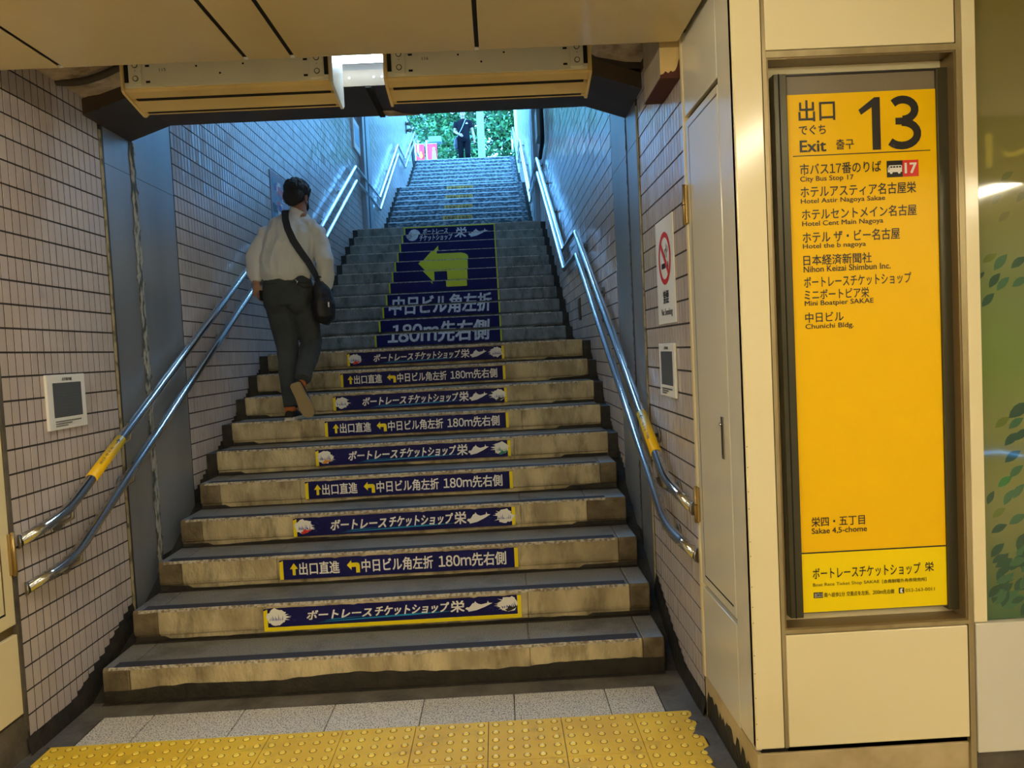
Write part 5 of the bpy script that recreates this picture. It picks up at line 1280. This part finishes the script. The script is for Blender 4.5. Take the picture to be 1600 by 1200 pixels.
# ---- the man at the top of the stairs, facing down
def standing_man():
    ox, oy, oz = 1.25, 18.3, ZTOP
    P = lambda a, b, c: V((ox + a, oy + b, oz + c))
    bm = bmesh.new()
    ring_loft(bm, [P(0, 0, .86), P(0, 0, .98), P(0, 0, 1.12), P(0, 0, 1.30), P(0, 0, 1.42), P(0, 0, 1.47)], [(.15, .10), (.16, .11), (.14, .10), (.17, .11), (.16, .09), (.07, .065)])
    ring_loft(bm, [P(0, 0, 1.42), P(0, 0, 1.50), P(0, -.01, 1.56)], [.062, .056, .056])
    hd = P(0, -.015, 1.635)
    ell(bm, hd + V((0, .01, .02)), (.075, .092, .085)); ell(bm, hd + V((0, -.02, -.045)), (.058, .062, .066)); ell(bm, hd + V((0, -.095, -.015)), (.013, .018, .016), None, 10); ell(bm, hd + V((0, -.076, -.055)), (.024, .010, .008), None, 10)
    ell(bm, hd + V((0, -.086, .0)), (.009, .013, .024), None, 10)
    for s in (-1, 1): ell(bm, hd + V((s * .077, .0, -.015)), (.008, .02, .03), None, 10)
    # arms: viewer's left arm bent over the belly, the other hanging
    shl, ell_, wl_ = P(-.19, 0, 1.40), P(-.245, .0, 1.14), P(-.13, -.17, 1.02)
    shr, elr, wr_ = P(.19, 0, 1.40), P(.262, .01, 1.13), P(.300, -.03, .89)
    for a, b, c in ((shl, ell_, wl_), (shr, elr, wr_)): ring_loft(bm, [a, a.lerp(b, .4), b, b.lerp(c, .35), c], [.054, .047, .040, .038, .027])
    hand(bm, wl_, (.8, -.25, -.45), (0, .9, -.2), .5, 1); hand(bm, wr_, (.05, -.05, -1), (-1, 0, 0), .35, 1)
    for s, ky in ((-1, -.02), (1, -.05)):
        ring_loft(bm, [P(s * .085, 0, .92), P(s * .095, -.02, .70), P(s * .10, ky, .48), P(s * .10, 0, .34), P(s * .10, .02, .09)], [.088, .072, .054, .05, .036])
    body = remeshed('person', bm, SKIN, None, .008, smooth=3)
    tag(body, 'man in dark t-shirt and black trousers standing at the top of the stairs', 'person')
    bm = bmesh.new()
    ring_loft(bm, [P(0, 0, .87), P(0, 0, .95), P(0, 0, 1.12), P(0, 0, 1.30), P(0, 0, 1.42), P(0, 0, 1.485)], [(.178, .130), (.180, .132), (.172, .125), (.190, .130), (.180, .11), (.075, .07)], 20)
    for s, a, b in ((-1, shl, ell_), (1, shr, elr)): ring_loft(bm, [a - V((s * .05, 0, 0)), a, a.lerp(b, .42), a.lerp(b, .60)], [.075, .074, .074, .072])
    remeshed('t_shirt', bm, TEE, body, .010, fold=.006, fscale=(8, 8, 4), seed=1)
    bm = bmesh.new(); ring_loft(bm, [P(0, 0, .98), P(0, 0, .90), P(0, 0, .82)], [(.168, .12), (.180, .135), (.172, .125)], 20)
    for s, ky in ((-1, -.02), (1, -.05)):
        ring_loft(bm, [P(s * .085, 0, .90), P(s * .095, -.02, .70), P(s * .10, ky, .48), P(s * .10, 0, .32), P(s * .10, .02, .08)], [.102, .092, .078, .070, .062])
    remeshed('trousers', bm, DENIM, body, .010, fold=.005, seed=3)
    bm = bmesh.new(); ell(bm, hd + V((0, .022, .042)), (.082, .092, .078), None, 20); ell(bm, hd + V((0, .055, .0)), (.074, .055, .06), None, 16)
    remeshed('hair', bm, HAIR, body, .007, fold=.004, fscale=(30, 30, 20), smooth=1)
    for s in (-1, 1):
        e_ = bmesh.new(); ell(e_, hd + V((s * .030, -.074, .006)), (.011, .008, .006), None, 8); me2 = bpy.data.meshes.new('eye'); e_.to_mesh(me2); e_.free(); link('eye', me2, INK, body)
        shoe('shoe', P(s * .11, .09, .008), P(s * .13, -.18, .008), (0, 0, 1), body, SHOEB, SOLEW) if True else None
    flats('shirt_print', FRONT(0, oy - .138, 0), [[(ox + .07, oz + 1.315), (ox + .15, oz + 1.315), (ox + .11, oz + 1.355)]], WHITE, body, .001).location = (0, 0, 0)
    bag = thing('shoulder_bag', 'black bag hanging beside the thigh of the standing man at the stair top', 'bag', (ox - .2, oy, oz + .75))
    bm = bmesh.new(); ring_loft(bm, [P(-.20, 0, .98), P(-.225, 0, .90), P(-.23, 0, .75), P(-.21, 0, .64)], [(.03, .08), (.06, .12), (.07, .13), (.05, .1)])
    remeshed('bag_body', bm, BAGM, bag, .010, smooth=3)
    tube('strap', [P(.09, .04, 1.50), P(.085, -.07, 1.475), P(.05, -.135, 1.38), P(-.02, -.145, 1.22), P(-.10, -.145, 1.08), P(-.185, -.10, .96)], .010, mat('pale_strap', (.30, .33, .36), .7), bag, 8)
standing_man()

# ================================================================ HALL LIGHTS (behind and beside the camera)
PLACE = ('far right', 'right of the camera', 'left of the camera', 'far left', 'right rear', 'added unseen to brighten the risers')
for k, (x, y0, y1) in enumerate(((6.03, -6.4, -4.0), (3.42, -3.7, -2.6), (.78, -5.6, -3.9), (-1.9, -5.4, -3.4), (3.42, -7.0, -4.9), (.78, -2.9, -1.6))):  # last tube is added out of view to brighten the risers
    h_ = thing('ceiling_tube_light', 'long ceiling tube lamp over the concourse, %s' % PLACE[k], 'lamp', (x, (y0 + y1) / 2, 2.7), group='concourse ceiling tubes')
    box('housing', x - .07, x + .07, y0, y1, 2.680, 2.699, FIXW, h_)
    tube('tube', [(x, y0 + .03, 2.655), (x, y1 - .03, 2.655)], .022, TUBEH, h_, 10)
hs = thing('hanging_sign', 'dark hanging exit sign with lit yellow numerals facing the pillar', 'sign', (4.17, -2.0, 2.35))
box('board', 3.6, 4.9, -2.03, -2.0, 2.18, 2.48, BLACK, hs)
for xx in (3.8, 4.7): tube('hanger', [(xx, -2.015, 2.48), (xx, -2.015, 2.70)], .01, CHROMED, hs, 8)
YE = mat('lit_yellow', (.8, .6, .05), .4, emit=(1, .7, .05), estr=1.3)
gg = (Vector((0, -2.0, 0)), Vector((-1, 0, 0)), Vector((0, 0, 1)), Vector((0, 1, 0)))
lettering(gg, '14~16', -4.55, -3.98, 2.25, 2.40, YE, hs, .01, off=.003)
bpy.context.view_layer.update()
print('objects', len(SC.objects))
